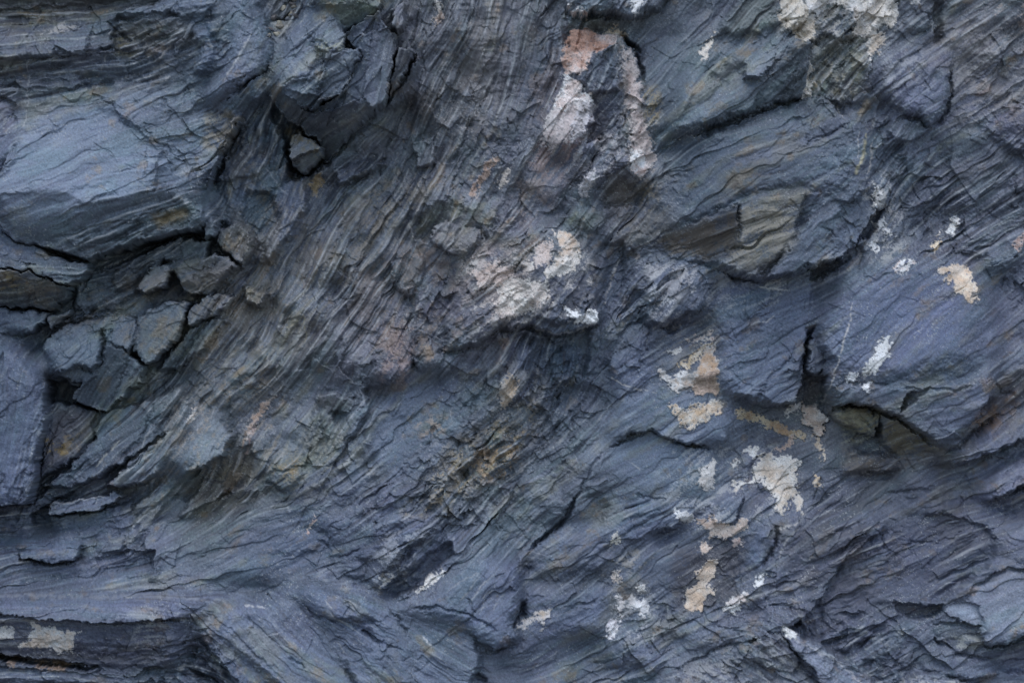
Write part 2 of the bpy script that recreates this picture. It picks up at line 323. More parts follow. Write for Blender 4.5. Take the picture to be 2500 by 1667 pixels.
face([(820,880),(832,822),(845,820),(846,840),(835,880),(818,900)], 8, 0.4, 0.1, rough=0.4, th=68, tint=BLUE, crack=(12,7))
t = thing("pink_lump", "pinkish grey lump with white specks beside the round brown knob in the middle", "rock")
face([(925,920),(938,870),(958,805),(995,795),(1022,850),(1008,895),(990,932),(966,930)], 38, 0.05, 0.15, own=t, rough=0.7, th=65, tint=PINK, rnd=(16,22), crack=(16,10))
t = thing("brown_nub", "round brown-grey knob projecting above the flat dark slab in the middle", "rock")
face([(1016,840),(1050,826),(1078,846),(1083,878),(1070,904),(1046,912),(1022,897),(1010,880)], 52, 0.1, 0.1, own=t, rough=0.35, tint=(1.08,1.0,0.92), rnd=(26,26), crack=(22,12))
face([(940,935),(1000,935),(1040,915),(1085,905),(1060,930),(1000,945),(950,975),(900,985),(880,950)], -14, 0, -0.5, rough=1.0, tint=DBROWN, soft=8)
t = thing("flat_slab", "flat dark blue-grey slab with a fading lower edge at the centre of the wall", "rock slab")
face([(898,1060),(930,985),(1000,942),(1080,918),(1150,905),(1195,960),(1205,1040),(1120,1075),(1085,1130),(1060,1165),(960,1185),(912,1120)], 10, 0.03, 0.12, own=t, rough=0.25, th=35, tint=(0.98,1.02,1.1), soft=16)
face([(770,960),(860,965),(870,1000),(810,1010),(780,1000)], 2, 0, -0.4, rough=0.8, tint=BROWN, soft=8, crack=(8,8))
face([(765,1000),(800,985),(830,1060),(840,1120),(780,1150),(700,1160),(740,1090)], 0, 0.12, 0.1, rough=1.0, th=60, tint=(1.0,1.02,0.86), soft=12)
face([(660,1130),(730,1100),(790,1110),(760,1160),(690,1185)], -6, 0.1, 0.2, rough=0.9, th=32, tint=OLIVE, soft=8)
face([(740,1090),(770,1040),(782,1000),(790,1060),(765,1110)], 12, 0.4, 0.1, rough=0.6, th=65, soft=6)

# --- crusty lump at the centre
t = thing("crusty_lump", "bulging lump spattered with cream and pink crust, right of the wall's centre", "rock")
face([(1095,760),(1115,690),(1140,640),(1200,606),(1260,600),(1300,578),(1350,558),(1400,564),(1440,600),(1466,660),(1468,780),(1455,792),(1400,808),(1356,820),(1320,806),(1285,796),(1212,812),(1166,842),(1086,857)], 52, -0.05, 0.08, own=t, rough=0.8, th=42, tint=(0.92,0.92,0.97), soft=12, rnd=(20,30))
face([(1270,640),(1360,600),(1450,640),(1464,770),(1400,800),(1356,815),(1300,780),(1280,720)], 78, -0.10, 0.15, own=t, rough=0.7, tint=DARK, soft=26, part=("rounded_bulge", None))
face([(1300,775),(1360,790),(1460,765),(1456,792),(1400,808),(1356,820),(1310,800)], 70, 0, -0.2, own=t, rough=0.5, tint=DARK, soft=8, part=("lower_lip", None))
face([(1270,820),(1360,825),(1440,800),(1440,880),(1390,950),(1310,990),(1260,930)], -8, -0.1, 0.0, rough=0.9, th=70, tint=(0.82,0.84,0.9), soft=14)
face([(1340,860),(1400,840),(1410,910),(1370,945),(1345,920)], 10, 0.1, 0.2, rough=0.9, tint=(0.95,0.98,1.0), rnd=(10,14), soft=8)
face([(1200,840),(1265,815),(1300,850),(1290,930),(1310,1000),(1270,1010),(1220,950)], 22, -0.1, 0.1, rough=1.1, th=60, tint=(0.9,0.9,1.0), soft=12)
face([(1130,1080),(1220,1000),(1310,960),(1300,1050),(1260,1150),(1170,1180),(1090,1260),(960,1260),(1010,1190),(1080,1150)], 16, -0.05, 0.1, rough=1.3, th=40, tint=(0.98,0.98,0.92), soft=20)
face([(1460,600),(1520,590),(1530,700),(1480,760),(1470,700)], -6, -0.1, 0.0, rough=0.7, th=72, tint=DARK, soft=12)
face([(1505,815),(1560,780),(1590,800),(1580,850),(1530,850)], 6, 0, 0.2, rough=0.4, tint=(0.86,0.9,0.98), rnd=(10,12), crack=(10,8))
t = thing("striped_nub", "dark knob streaked with thin white stripes, under the big right boulder", "rock")
face([(1572,672),(1600,640),(1650,634),(1700,655),(1742,690),(1746,745),(1690,770),(1615,798),(1590,792),(1568,775)], 58, -0.05, 0.10, own=t, rough=0.7, th=55, tint=DARK, soft=14, rnd=(16,20), crack=(8, 8))
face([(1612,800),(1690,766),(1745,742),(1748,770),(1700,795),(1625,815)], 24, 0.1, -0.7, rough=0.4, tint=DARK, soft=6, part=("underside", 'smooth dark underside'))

# --- crusted pillar, upper middle
face([(1310,60),(1380,60),(1370,240),(1330,290),(1280,320),(1260,200)], 8, 0.1, 0.0, rough=0.9, th=62, tint=(0.92,0.95,0.98), soft=20)
t = thing("hanging_nub", "dark knob with white flecks hanging from the top edge, above the pink patch", "rock")
face([(1374,-240),(1640,-240),(1632,0),(1598,34),(1537,52),(1498,38),(1464,44),(1445,34),(1418,48),(1384,28),(1374,0)], 68, 0, 0.12, own=t, rough=0.8, th=45, tint=(0.95,0.95,1.0), soft=4, rnd=(18,18), crack=(24,9))
face([(1420,48),(1470,46),(1510,52),(1560,130),(1500,82),(1400,72)], -4, 0, -0.5, rough=0.8, tint=OCHRE, soft=6)
t = thing("crusted_pillar", "upright ragged pillar with a pink and white crusted top in the upper middle", "rock")
face([(1393,78),(1414,72),(1464,84),(1505,88),(1530,105),(1556,150),(1566,200),(1562,290),(1592,330),(1594,400),(1575,450),(1540,442),(1535,390),(1515,405),(1440,484),(1424,490),(1420,450),(1440,410),(1455,380),(1380,385),(1320,352),(1330,290),(1372,240),(1378,160)], 44, -0.05, 0.06, own=t, rough=0.8, th=70, tint=(0.98,0.95,0.98), soft=4, rnd=(12,14), crack=(14,9))
face([(1448,232),(1512,226),(1506,270),(1462,342),(1430,352),(1446,300)], 26, 0.3, -0.15, own=t, rough=0.4, th=55, tint=DARK, soft=5, part=("dark_facet", 'smooth dark facet'))
face([(1420,420),(1480,370),(1535,360),(1540,395),(1500,425),(1440,484),(1424,490)], 60, -0.1, 0.2, own=t, rough=0.7, th=45, tint=PURP, soft=5, rnd=(10,10), part=("lower_spur", None))
face([(1420,150),(1505,110),(1530,200),(1510,226),(1440,232),(1415,200)], 58, 0.05, 0.05, own=t, rough=0.8, tint=DARK, soft=5)
face([(1360,240),(1440,250),(1440,310),(1390,390),(1325,350),(1335,290)], 58, 0.15, 0.1, own=t, rough=0.8, th=55, tint=PINK, soft=6)
face([(1480,430),(1560,440),(1590,470),(1560,500),(1480,510),(1460,480)], 6, 0, -0.4, rough=0.8, tint=DBROWN, soft=8)
face([(1355,540),(1400,510),(1480,510),(1478,545),(1440,572),(1400,560)], 36, 0, -0.05, rough=0.8, tint=OLIVE, soft=5, rnd=(8,8), crack=(12,8))
face([(1280,560),(1330,540),(1350,560),(1320,590),(1280,600)], 34, 0, 0.15, rough=0.7, rnd=(8,10))

# --- the two large rocks at the right
face([(1570,90),(1690,90),(1700,120),(1640,200),(1600,300),(1580,320),(1565,180)], 24, -0.05, 0.1, rough=0.6, th=52, tint=(0.95,1.0,0.98), soft=16)
t = thing("upper_boulder", "upper of two big boulders at right, with curved pale face and deep crack below", "boulder")
face([(1612,330),(1640,240),(1690,150),(1740,112),(1790,115),(1850,122),(1905,84),(1968,104),(1966,160),(1957,243),(1890,259),(1800,294),(1776,296),(1746,311),(1695,332)], 76, -0.03, 0.10, own=t, rough=0.4, th=36, tint=(1.0,1.02,1.02), soft=24, rnd=(14,16))
face([(1640,240),(1690,150),(1740,112),(1790,125),(1770,170),(1700,230),(1650,300)], 62, -0.35, 0.25, rough=0.5, th=52, soft=10, tint=(1.0,1.02,0.98), part=("left_flank", None))
face([(1730,190),(1800,140),(1835,135),(1810,175),(1760,215)], 66, 0.3, -0.35, rough=0.4, th=35, tint=DARK, soft=12)
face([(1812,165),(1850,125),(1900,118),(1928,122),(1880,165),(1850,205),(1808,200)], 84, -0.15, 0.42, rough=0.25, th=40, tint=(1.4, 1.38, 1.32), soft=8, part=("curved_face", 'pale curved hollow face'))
face([(1930,120),(1968,106),(1966,160),(1957,243),(1890,259),(1830,278),(1850,215),(1890,168)], 88, 0.06, -0.30, rough=0.3, th=40, tint=(0.86,0.88,0.88), soft=8, part=("side_face", 'darker right flank'))
face([(1850,-60),(1890,-60),(1900,60),(1890,80),(1800,100),(1740,90),(1790,20)], 40, 0.1, 0.1, rough=0.8, th=40, tint=OLIVE, soft=14)
t = thing("great_boulder", "largest boulder on the right, with an ochre flat face and a jagged lower edge", "boulder")
GB = [(1600,595),(1598,540),(1615,450),(1650,380),(1700,345),(1780,312),(1880,272),(1985,236),(2022,250),(2045,282),(2098,296),(2120,340),(2126,430),(2132,500),(2128,525),(2100,565),(2085,597),(2045,635),(1975,652),(1952,670),(1900,676),(1850,686),(1800,676),(1745,656),(1722,640),(1700,640),(1640,632)]
face(GB, 66, 0.08, 0.05, own=t, rough=0.4, th=28, tint=(0.86, 0.88, 0.9), soft=5, rnd=(20,26), crack=(10, 8))
face([(1700,345),(1780,312),(1880,272),(1985,240),(2040,285),(2060,310),(1990,345),(1880,350),(1800,380),(1720,390)], 92, 0.02, 0.42, rough=0.4, th=20, tint=(0.98,1.0,1.06), soft=30, part=("top_face", None), at=(1850, 352))
face([(1615,470),(1700,400),(1880,352),(1990,350),(2100,320),(2110,430),(2080,480),(1960,465),(1800,495),(1620,540)], 100, -0.05, 0.05, rough=0.35, th=30, tint=(0.84, 0.87, 0.9), soft=40, at=(1850, 480))
face([(1600,560),(1615,450),(1650,380),(1700,345),(1790,330),(1800,500),(1700,545)], 96, 0.26, 0.05, rough=0.45, th=32, tint=(0.92,0.96,1.02), soft=24, at=(1800,450))
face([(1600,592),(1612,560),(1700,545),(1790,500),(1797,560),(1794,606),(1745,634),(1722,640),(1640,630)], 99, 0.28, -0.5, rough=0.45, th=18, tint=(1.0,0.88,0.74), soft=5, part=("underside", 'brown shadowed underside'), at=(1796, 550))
face([(1793,500),(1830,480),(1960,466),(1950,540),(1925,605),(1880,640),(1840,684),(1800,675),(1745,655),(1730,640),(1794,608)], 101, -0.05, -0.02, rough=0.35, th=20, tint=(1.10,1.03,0.92), soft=14, part=("flat_face", 'flat ochre-grey face'), at=(1796, 550))
face([(1990,480),(2070,500),(2126,450),(2130,520),(2085,595),(2045,632),(1975,650),(1920,672),(1860,680),(1900,630),(1950,560)], 97, -0.25, 0.0, rough=0.35, th=38, tint=(1.08,1.08,1.10), soft=10, part=("right_face", None), at=(1950, 540))
face([(1960,470),(1990,480),(1965,540),(1935,560)], 84, 0.5, -0.2, rough=0.3, tint=DARK, soft=8)
face([(1975,652),(2045,636),(2085,598),(2105,570),(2120,600),(2060,645),(2000,680),(1975,690)], 14, 0, -0.5, rough=0.6, tint=DBROWN, soft=6)
face([(2050,260),(2110,250),(2160,330),(2160,430),(2125,430),(2118,335),(2098,296)], 12, -0.1, 0.1, rough=0.9, tint=(1.0,1.0,0.98), soft=8)
# conglomerate and crust above
face([(1975,105),(2010,95),(2110,120),(2118,180),(2112,240),(2050,262),(1985,235),(1958,243),(1970,160)], 22, 0.0, 0.12, rough=1.5, tint=(1.12,1.08,0.9), soft=6)
face([(1985,60),(2080,20),(2090,90),(2040,105),(1995,90)], 34, 0, 0.05, rough=1.3, tint=DARK, soft=8)
t = thing("grey_pebble", "rounded grey-green pebble set in the wall below the white crust at top right", "stone")
face([(2194,50),(2220,38),(2262,42),(2270,62),(2255,82),(2222,90),(2200,78)], 40, 0, 0.1, own=t, rough=0.4, tint=(1.02,1.08,1.04), soft=3, rnd=(18,16), crack=(12,7))
face([(2275,10),(2295,10),(2296,110),(2280,110)], 0, 0.3, -0.1, rough=0.6, th=88, tint=BROWN, soft=8)
t = thing("squarish_block", "squarish grey-purple block with a dark crack on its right side at upper right", "rock")
face([(2116,185),(2128,145),(2150,124),(2205,120),(2260,128),(2302,136),(2320,160),(2316,230),(2300,280),(2285,304),(2268,312),(2242,292),(2210,285),(2190,272),(2150,240),(2118,232)], 60, -0.12, 0.10, own=t, rough=0.5, th=40, tint=(0.98,0.97,1.06), soft=8, rnd=(24,26), crack=(10, 7))
face([(2185,290),(2205,280),(2245,294),(2268,316),(2230,345),(2205,354),(2180,345),(2165,325)], 34, 0, 0.1, rough=0.5, tint=(1.0,1.04,0.98), soft=5, rnd=(10,12), crack=(10,7))
face([(2120,300),(2165,300),(2160,360),(2200,360),(2180,400),(2140,440),(2125,380)], 6, -0.2, 0.0, rough=0.8, tint=(0.85,0.88,0.9), soft=12)
face([(2175,440),(2260,420),(2400,470),(2380,520),(2250,520),(2180,500)], -4, 0, -0.12, rough=1.2, tint=DARK, soft=25)
face([(2370,290),(2420,262),(2520,250),(2560,330),(2480,380),(2400,320)], 18, 0.05, 0.15, rough=1.0, tint=(0.94,0.92,1.0), soft=14)
t = thing("crust_nub", "small pale lumpy knob of crust on the right edge of the largest boulder", "rock")
face([(2120,438),(2150,432),(2172,445),(2176,480),(2164,500),(2140,518),(2126,505),(2130,470)], 52, -0.1, 0.15, own=t, rough=1.3, tint=(1.2,1.2,1.16), soft=3, rnd=(14,14), crack=(16,7))
face([(2150,505),(2200,520),(2205,560),(2160,620),(2110,630),(2100,600),(2130,560)], 28, -0.15, 0.1, rough=1.1, tint=(1.02,1.04,1.04), soft=8)

# --- lower right: the split bulging boulder and slabs
t = thing("grey_slab", "smooth grey slab with faint white marks left of the deep split at right", "rock slab")
face([(1748,700),(1760,668),(1850,692),(1900,684),(1965,676),(1985,700),(1978,780),(1968,850),(1960,900),(1945,968),(1900,992),(1860,985),(1780,962),(1750,950)], 36, -0.03, 0.06, own=t, rough=0.25, th=28, tint=(1.0,1.02,1.1), soft=14, rnd=(8,14))
face([(1850,960),(1870,925),(1945,900),(1962,870),(1960,930),(1940,985),(1900,992)], 37, -0.25, 0.1, rough=0.35, tint=(0.98,1.02,1.06), soft=6)
t = thing("bulging_boulder", "broad bulging boulder carrying the large cream and orange patch at far right", "boulder")
BB = [(1985,780),(2000,740),(2050,690),(2105,645),(2170,628),(2290,622),(2350,640),(2392,672),(2425,740),(2445,850),(2432,900),(2420,950),(2400,988),(2345,1060),(2300,1098),(2245,1062),(2180,1018),(2100,990),(2032,996),(2008,960),(1992,925),(2010,880),(1985,850)]
face(BB, 62, -0.02, 0.02, own=t, rough=0.3, th=38, tint=(0.98,1.0,1.08), soft=34)
face([(2060,700),(2180,645),(2290,645),(2370,690),(2400,780),(2360,880),(2200,935),(2040,935),(2010,890),(2030,790)], 96, -0.06, 0.1, rough=0.25, th=38, tint=(0.98,1.0,1.08), soft=60, part=("front_face", 'broad smooth front'), at=(2200, 936))
face([(2030,940),(2200,938),(2400,930),(2432,900),(2400,988),(2345,1060),(2300,1096),(2245,1060),(2180,1016),(2100,988),(2035,990)], 95, -0.05, -0.14, rough=0.35, th=22, tint=(1.0,1.02,1.08), soft=10, part=("lower_face", None), at=(2200, 936))
face([(2200,960),(2260,945),(2215,985),(2190,1005)], 66, 0.4, -0.2, rough=0.3, tint=BROWN, soft=5)
face([(2255,625),(2300,590),(2400,620),(2385,668),(2330,634)], 18, 0, -0.4, rough=0.8, tint=(0.9,0.84,0.86), soft=8)
face([(1968,850),(1985,800),(1990,850),(2012,880),(1998,920),(1975,925),(1962,900)], 22, 0.2, -0.2, rough=0.3, tint=DARK, soft=4)
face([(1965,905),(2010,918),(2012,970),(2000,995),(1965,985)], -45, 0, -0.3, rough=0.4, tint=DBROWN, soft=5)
face([(1974,850),(2010,860),(2008,900),(1990,915),(1970,905)], 40, -0.4, 0.2, rough=0.3, tint=(1.05,1.06,1.08), soft=3, rnd=(6,6))
t = thing("olive_stone", "rounded olive stone tucked under the lower edge of the bulging boulder", "stone")
face([(2030,1010),(2050,996),(2100,990),(2138,1005),(2142,1030),(2128,1068),(2090,1050),(2050,1035)], 40, 0.05, -0.05, own=t, rough=0.45, th=20, tint=(1.22,1.18,0.84), soft=4, rnd=(20,20), crack=(10,7))
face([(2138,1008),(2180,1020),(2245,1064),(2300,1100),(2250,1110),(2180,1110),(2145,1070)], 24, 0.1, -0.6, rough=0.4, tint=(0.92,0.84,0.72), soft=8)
face([(2070,1100),(2180,1112),(2300,1105),(2330,1120),(2200,1150),(2050,1160)], 4, -0.02, -0.1, rough=0.4, th=12, tint=(0.95,0.86,0.8), soft=12)
face([(2430,900),(2520,895),(2560,960),(2440,1010),(2380,1060),(2340,1070),(2400,990),(2420,950)], 8, 0.1, -0.3, rough=0.6, th=38, tint=DBROWN, soft=8)
face([(2310,1110),(2400,1050),(2700,900),(2700,960),(2480,1080),(2330,1135)], 30, -0.05, 0.2, rough=0.6, th=36, tint=(1.0,0.98,1.04), soft=8, crack=(10,7))
t = thing("arched_slab", "smooth slab below an arched black crack, lower right of centre", "rock slab")
face([(1488,1092),(1545,1064),(1590,1053),(1640,1078),(1682,1089),(1732,1096),(1762,1150),(1722,1192),(1690,1212),(1600,1202),(1550,1190),(1485,1170)], 16, 0.0, 0.10, own=t, rough=0.22, th=32, tint=(1.0,1.06,1.12), soft=6)
face([(1480,1075),(1500,960),(1600,940),(1740,980),(1790,1030),(1760,1095),(1680,1084),(1640,1072),(1590,1047),(1545,1058)], 30, 0.0, 0.04, rough=0.35, th=28, tint=(0.96,1.0,1.06), soft=5)
face([(1480,870),(1560,830),(1600,900),(1600,940),(1500,960)], 22, 0.03, 0.05, rough=0.35, th=38, tint=(0.95,0.98,1.08), soft=16)
face([(1500,1210),(1600,1205),(1700,1215),(1740,1230),(1640,1290),(1500,1330),(1450,1310)], 20, 0.02, 0.1, rough=0.6, th=30, tint=BLUE, soft=14)
face([(1760,1290),(1800,1240),(1850,1270),(1890,1290),(1860,1375),(1800,1400),(1770,1350)], 30, 0.10, 0.05, rough=0.3, th=60, tint=(0.92,0.98,1.08), soft=8, rnd=(8,12))
face([(1730,1250),(1790,1200),(1815,1210),(1790,1275),(1745,1275)], 32, 0, 0.2, rough=0.3, tint=(1.0,1.04,1.08), soft=5, rnd=(6,6))
face([(1900,1290),(2060,1260),(2180,1260),(2130,1330),(2070,1352),(2014,1428),(1957,1492),(1860,1470),(1850,1400)], 34, 0.0, 0.10, rough=0.7, th=32, tint=(0.95,0.92,0.96), soft=10)
face([(2070,1354),(2180,1270),(2300,1250),(2420,1290),(2430,1350),(2350,1420),(2290,1462),(2180,1460),(2110,1480),(2020,1500),(1965,1494),(2016,1430)], 14, 0.0, 0.05, rough=0.7, th=28, tint=(0.92,0.9,0.97), soft=8)
face([(2175,1462),(2230,1472),(2292,1472),(2285,1496),(2250,1508),(2212,1506),(2182,1492)], 6, 0, -0.4, rough=0.4, tint=DBROWN, soft=8)  # shallow hollow; the dark tint paints in its shade
t = thing("lens_rock", "lens-shaped pale lump jutting from the right edge above a dark shadow", "rock")
face([(2372,1217),(2400,1180),(2428,1148),(2500,1114),(2720,1080),(2720,1190),(2500,1180),(2431,1217)], 48, -0.02, 0.12, own=t, rough=0.25, th=35, tint=(1.35, 1.3, 1.32), soft=8, rnd=(14,16), crack=(18,9))
face([(2380,1222),(2440,1220),(2520,1184),(2720,1195),(2720,1260),(2560,1230),(2450,1250)], 2, 0, -0.4, rough=0.7, tint=DARK, soft=8)  # shadow beneath the lens deepened by a dark tint
t = thing("edge_plate", "rounded lilac-grey plate at the right edge, just above the pale lower right boulder", "rock")
face([(2448,1345),(2450,1312),(2462,1296),(2502,1270),(2720,1240),(2720,1372),(2500,1382),(2462,1364)], 44, 0, 0.10, own=t, rough=0.2, th=25, tint=(1.4, 1.34, 1.36), soft=4, rnd=(12,14), crack=(10,7))
t = thing("pale_lower_boulder", "pale lilac-grey boulder with a lobed left end in the lower right corner", "boulder")
face([(2296,1485),(2309,1466),(2345,1461),(2348,1448),(2363,1427),(2405,1402),(2450,1378),(2500,1386),(2720,1382),(2720,1530),(2500,1540),(2447,1566),(2398,1570),(2380,1540),(2378,1517),(2336,1512)], 70, 0.0, 0.16, own=t, rough=0.1, th=22, tint=(1.6, 1.56, 1.5), soft=4, rnd=(20,26), crack=(24,10))
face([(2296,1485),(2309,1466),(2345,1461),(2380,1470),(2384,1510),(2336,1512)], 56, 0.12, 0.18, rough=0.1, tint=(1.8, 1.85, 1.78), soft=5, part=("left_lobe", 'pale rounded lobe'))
t = thing("layered_wedge", "thin-layered greenish wedge below the pale lower right boulder", "rock")
face([(2274,1520),(2300,1512),(2338,1514),(2378,1520),(2390,1560),(2398,1572),(2370,1590),(2330,1580),(2290,1552),(2272,1540)], 44, 0.1, 0.1, own=t, rough=0.8, th=-25, tint=(1.12,1.1,1.0), soft=4, rnd=(8,8), crack=(12,8))
face([(2275,1550),(2330,1590),(2400,1600),(2500,1560),(2720,1560),(2720,1640),(2480,1640),(2350,1600),(2290,1580)], 8, 0, -0.1, rough=0.7, tint=(0.9,0.88,0.92), soft=8)
t = thing("low_plate", "dark lilac plate with a shadowed lower lip near the bottom right corner", "rock slab")
face([(2238,1598),(2270,1588),(2340,1592),(2420,1612),(2430,1640),(2390,1650),(2336,1650),(2250,1628)], 56, 0.0, 0.16, own=t, rough=0.25, th=10, tint=(1.25, 1.25, 1.28), soft=8, rnd=(12,12), crack=(12, 8))
t = thing("striped_rock", "white and brown striped rock touching the bottom edge at right", "rock")
face([(2200,1648),(2240,1633),(2290,1636),(2360,1664),(2440,1720),(2400,1850),(2150,1850),(2190,1680)], 84, 0.1, 0.2, own=t, rough=0.6, th=-25, tint=(1.7, 1.6, 1.5), soft=4, rnd=(14,16), crack=(14,8))

# --- lower left
t = thing("blue_ledge", "smooth blue-grey ledge with a brown underside below the pale boulder at left", "rock ledge")
face([(-260,545),(0,549),(50,595),(88,599),(130,618),(184,641),(222,641),(226,668),(182,703),(130,682),(80,664),(0,656),(-260,650)], 66, -0.08, 0.32, own=t, rough=0.3, th=-20, tint=(1.0,1.06,1.12), soft=4, rnd=(8,8))
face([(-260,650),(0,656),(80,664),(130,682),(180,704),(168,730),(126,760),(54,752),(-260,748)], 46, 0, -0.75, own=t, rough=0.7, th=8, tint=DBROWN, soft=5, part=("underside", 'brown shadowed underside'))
t = thing("left_shelf", "thin grey shelf at the left edge under the brown shadowed underside", "rock ledge")
face([(-260,755),(0,752),(125,764),(110,790),(76,815),(60,826),(0,808),(-260,800)], 26, 0, 0.20, own=t, rough=0.6, th=15, tint=BLUE, soft=4, rnd=(10,10))
face([(126,794),(150,783),(190,770),(290,760),(330,770),(230,776),(153,794),(116,822),(105,870),(80,868)], -14, 0, -0.3, rough=0.6, tint=DARK, soft=6)
t = thing("ochre_chip", "small ochre-tipped chip of stone wedged in a dark gap at left", "stone")
face([(117,773),(145,765),(172,755),(177,767),(153,784),(131,806),(124,795)], 18, 0.2, 0.1, own=t, rough=0.4, th=40, tint=(1.3,1.05,0.7), soft=3, rnd=(6,6), crack=(24,9))
face([(180,700),(228,668),(340,620),(440,575),(520,590),(500,640),(400,640),(340,706),(300,740),(180,760)], -6, 0.05, -0.1, rough=1.1, th=28, tint=(0.82,0.86,0.86), soft=10)
face([(270,680),(310,655),(340,670),(330,700),(290,715)], 2, 0, -0.3, rough=0.8, tint=BROWN, soft=8)
face([(240,735),(290,735),(300,755),(230,765)], -14, 0, -0.3, rough=0.8, tint=BROWN, soft=8)
t = thing("tapered_block", "tapered dark brown block with a curved greenish upper edge left of the foliated belt", "rock")
face([(400,640),(450,630),(494,629),(528,618),(559,626),(580,646),(545,683),(513,722),(467,722),(420,664)], 20, 0.05, 0.10, own=t, rough=0.5, th=20, tint=(0.9,0.96,0.94), soft=5, rnd=(10,12), crack=(12,8))
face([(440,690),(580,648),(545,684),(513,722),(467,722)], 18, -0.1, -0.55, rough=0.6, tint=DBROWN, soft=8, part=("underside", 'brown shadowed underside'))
face([(530,560),(580,545),(615,560),(615,620),(590,650),(560,625),(530,600)], 14, 0.1, 0.0, rough=0.9, tint=BROWN, soft=8, rnd=(10,10))
face([(590,700),(620,700),(650,720),(640,750),(600,740)], 8, 0.1, 0.2, rough=0.6, tint=OCHRE, soft=8)
t = thing("shield_stone", "small shield-shaped grey stone jutting over a black shadow at left", "stone")
face([(340,707),(352,675),(370,655),(383,645),(418,644),(422,660),(406,698),(394,707),(362,715)], 36, 0.08, 0.22, own=t, rough=0.25, th=35, tint=(1.05,1.02,1.06), soft=3, rnd=(8,8), crack=(24,13))
t = thing("leaf_slab", "leaf-shaped smooth dark slab leaning between two dark gaps at left", "rock slab")
face([(337,790),(340,772),(360,755),(413,730),(462,737),(455,779),(440,817),(406,859),(367,888),(352,886),(337,858),(322,860)], 24, 0.08, 0.12, own=t, rough=0.22, th=52, tint=(0.92,0.98,0.96), soft=4, rnd=(12,14), crack=(15,11))
t = thing("pinkish_flake", "pinkish brown flake beside the leaf-shaped dark slab at left", "rock")
face([(467,746),(500,726),(528,714),(575,722),(548,757),(512,774),(478,791),(459,795),(458,770)], 16, 0.1, 0.05, own=t, rough=0.4, th=50, tint=(1.1,0.96,0.88), soft=4, rnd=(8,9), crack=(13,9))
face([(410,862),(460,800),(520,775),(560,780),(500,850),(430,905),(380,905)], -18, 0.1, -0.05, rough=0.6, th=55, tint=GREEN, soft=8)
t = thing("split_boulder", "dark boulder split by curved cracks above the black hole at left", "boulder")
SB = [(107,874),(112,835),(153,796),(230,776),(318,767),(337,785),(337,821),(318,863),(340,880),(353,898),(344,936),(318,944),(291,974),(264,1002),(214,998),(168,976),(199,938),(126,914)]
face(SB, 18, 0.0, 0.0, own=t, rough=0.35, th=55, tint=(0.86,0.93,0.96), soft=4, rnd=(16,20), crack=(20,13))
face([(107,874),(112,835),(153,796),(238,790),(254,830),(252,870),(235,906),(205,892),(126,913)], 38, 0.04, 0.28, rough=0.3, th=45, tint=(0.92,0.98,1.02), soft=5, rnd=(10,12), part=("upper_chunk", None))
face([(255,800),(300,772),(335,784),(336,822),(318,860),(300,845),(285,840),(262,832)], 28, 0.0, 0.35, rough=0.3, tint=(0.92,0.98,1.02), soft=5, rnd=(8,8), part=("right_chunk", None))
face([(262,834),(300,847),(318,863),(345,890),(344,934),(291,972),(264,1000),(214,996),(172,974),(215,935),(255,890)], 12, 0.05, -0.30, rough=0.35, th=60, tint=(0.88,0.88,0.86), soft=6, part=("lower_chunk", None))
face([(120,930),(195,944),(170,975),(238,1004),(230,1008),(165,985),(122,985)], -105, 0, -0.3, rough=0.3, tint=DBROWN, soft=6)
t = thing("left_column", "smooth blue-grey upright column along the left edge beside a black hole", "rock")
face([(-260,815),(0,821),(50,842),(80,868),(110,895),(119,938),(115,990),(110,1066),(97,1096),(96,1160),(76,1228),(0,1236),(-260,1240)], 52, 0.03, 0.02, own=t, rough=0.35, th=80, tint=(0.96,1.0,1.12), soft=4, rnd=(22, 40), crack=(10, 8))
t = thing("brown_block", "shadowed brown block with ochre patches beneath the black hole at left", "rock")
face([(119,987),(168,986),(238,1007),(231,1039),(226,1066),(205,1098),(170,1130),(96,1168),(100,1100),(111,1062)], -30, -0.1, 0.05, own=t, rough=0.5, th=30, tint=DBROWN, soft=5, rnd=(10,12), crack=(8,8))
face([(240,1005),(330,985),(420,1000),(400,1060),(330,1110),(250,1160),(150,1200),(96,1190),(170,1135),(228,1068)], -14, 0.12, 0.10, rough=0.5, th=42, tint=(0.92,0.98,1.04), soft=8)
face([(330,985),(440,940),(480,1010),(465,1075),(430,1130),(330,1190),(250,1190),(330,1110),(400,1060)], 0, 0.1, 0.05, rough=1.1, th=55, tint=(1.05,1.06,1.02), soft=12)
t = thing("pale_lens", "pale smooth lens of rock inside the foliated belt at lower left", "rock")
face([(420,1166),(432,1120),(465,1075),(478,1022),(517,1010),(552,1038),(572,1060),(548,1110),(510,1132),(455,1162)], 26, 0.08, 0.22, own=t, rough=0.3, th=50, tint=(1.35, 1.36, 1.36), soft=7, rnd=(12,18), crack=(14,10))
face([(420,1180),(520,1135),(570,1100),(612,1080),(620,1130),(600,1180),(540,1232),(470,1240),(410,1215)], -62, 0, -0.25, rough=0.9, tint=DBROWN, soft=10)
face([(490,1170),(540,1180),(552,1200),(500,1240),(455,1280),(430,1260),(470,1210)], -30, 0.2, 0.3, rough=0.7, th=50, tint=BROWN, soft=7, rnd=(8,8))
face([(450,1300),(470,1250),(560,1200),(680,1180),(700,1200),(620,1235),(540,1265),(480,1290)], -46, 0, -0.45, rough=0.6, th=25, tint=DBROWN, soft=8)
face([(300,1260),(400,1170),(430,1180),(400,1230),(360,1300),(350,1340),(300,1340)], -26, 0.15, 0.1, rough=0.9, th=58, soft=8)
t = thing("dark_slope", "smooth dark sloping slab left of the bottom centre with tiny white dots", "rock slab")
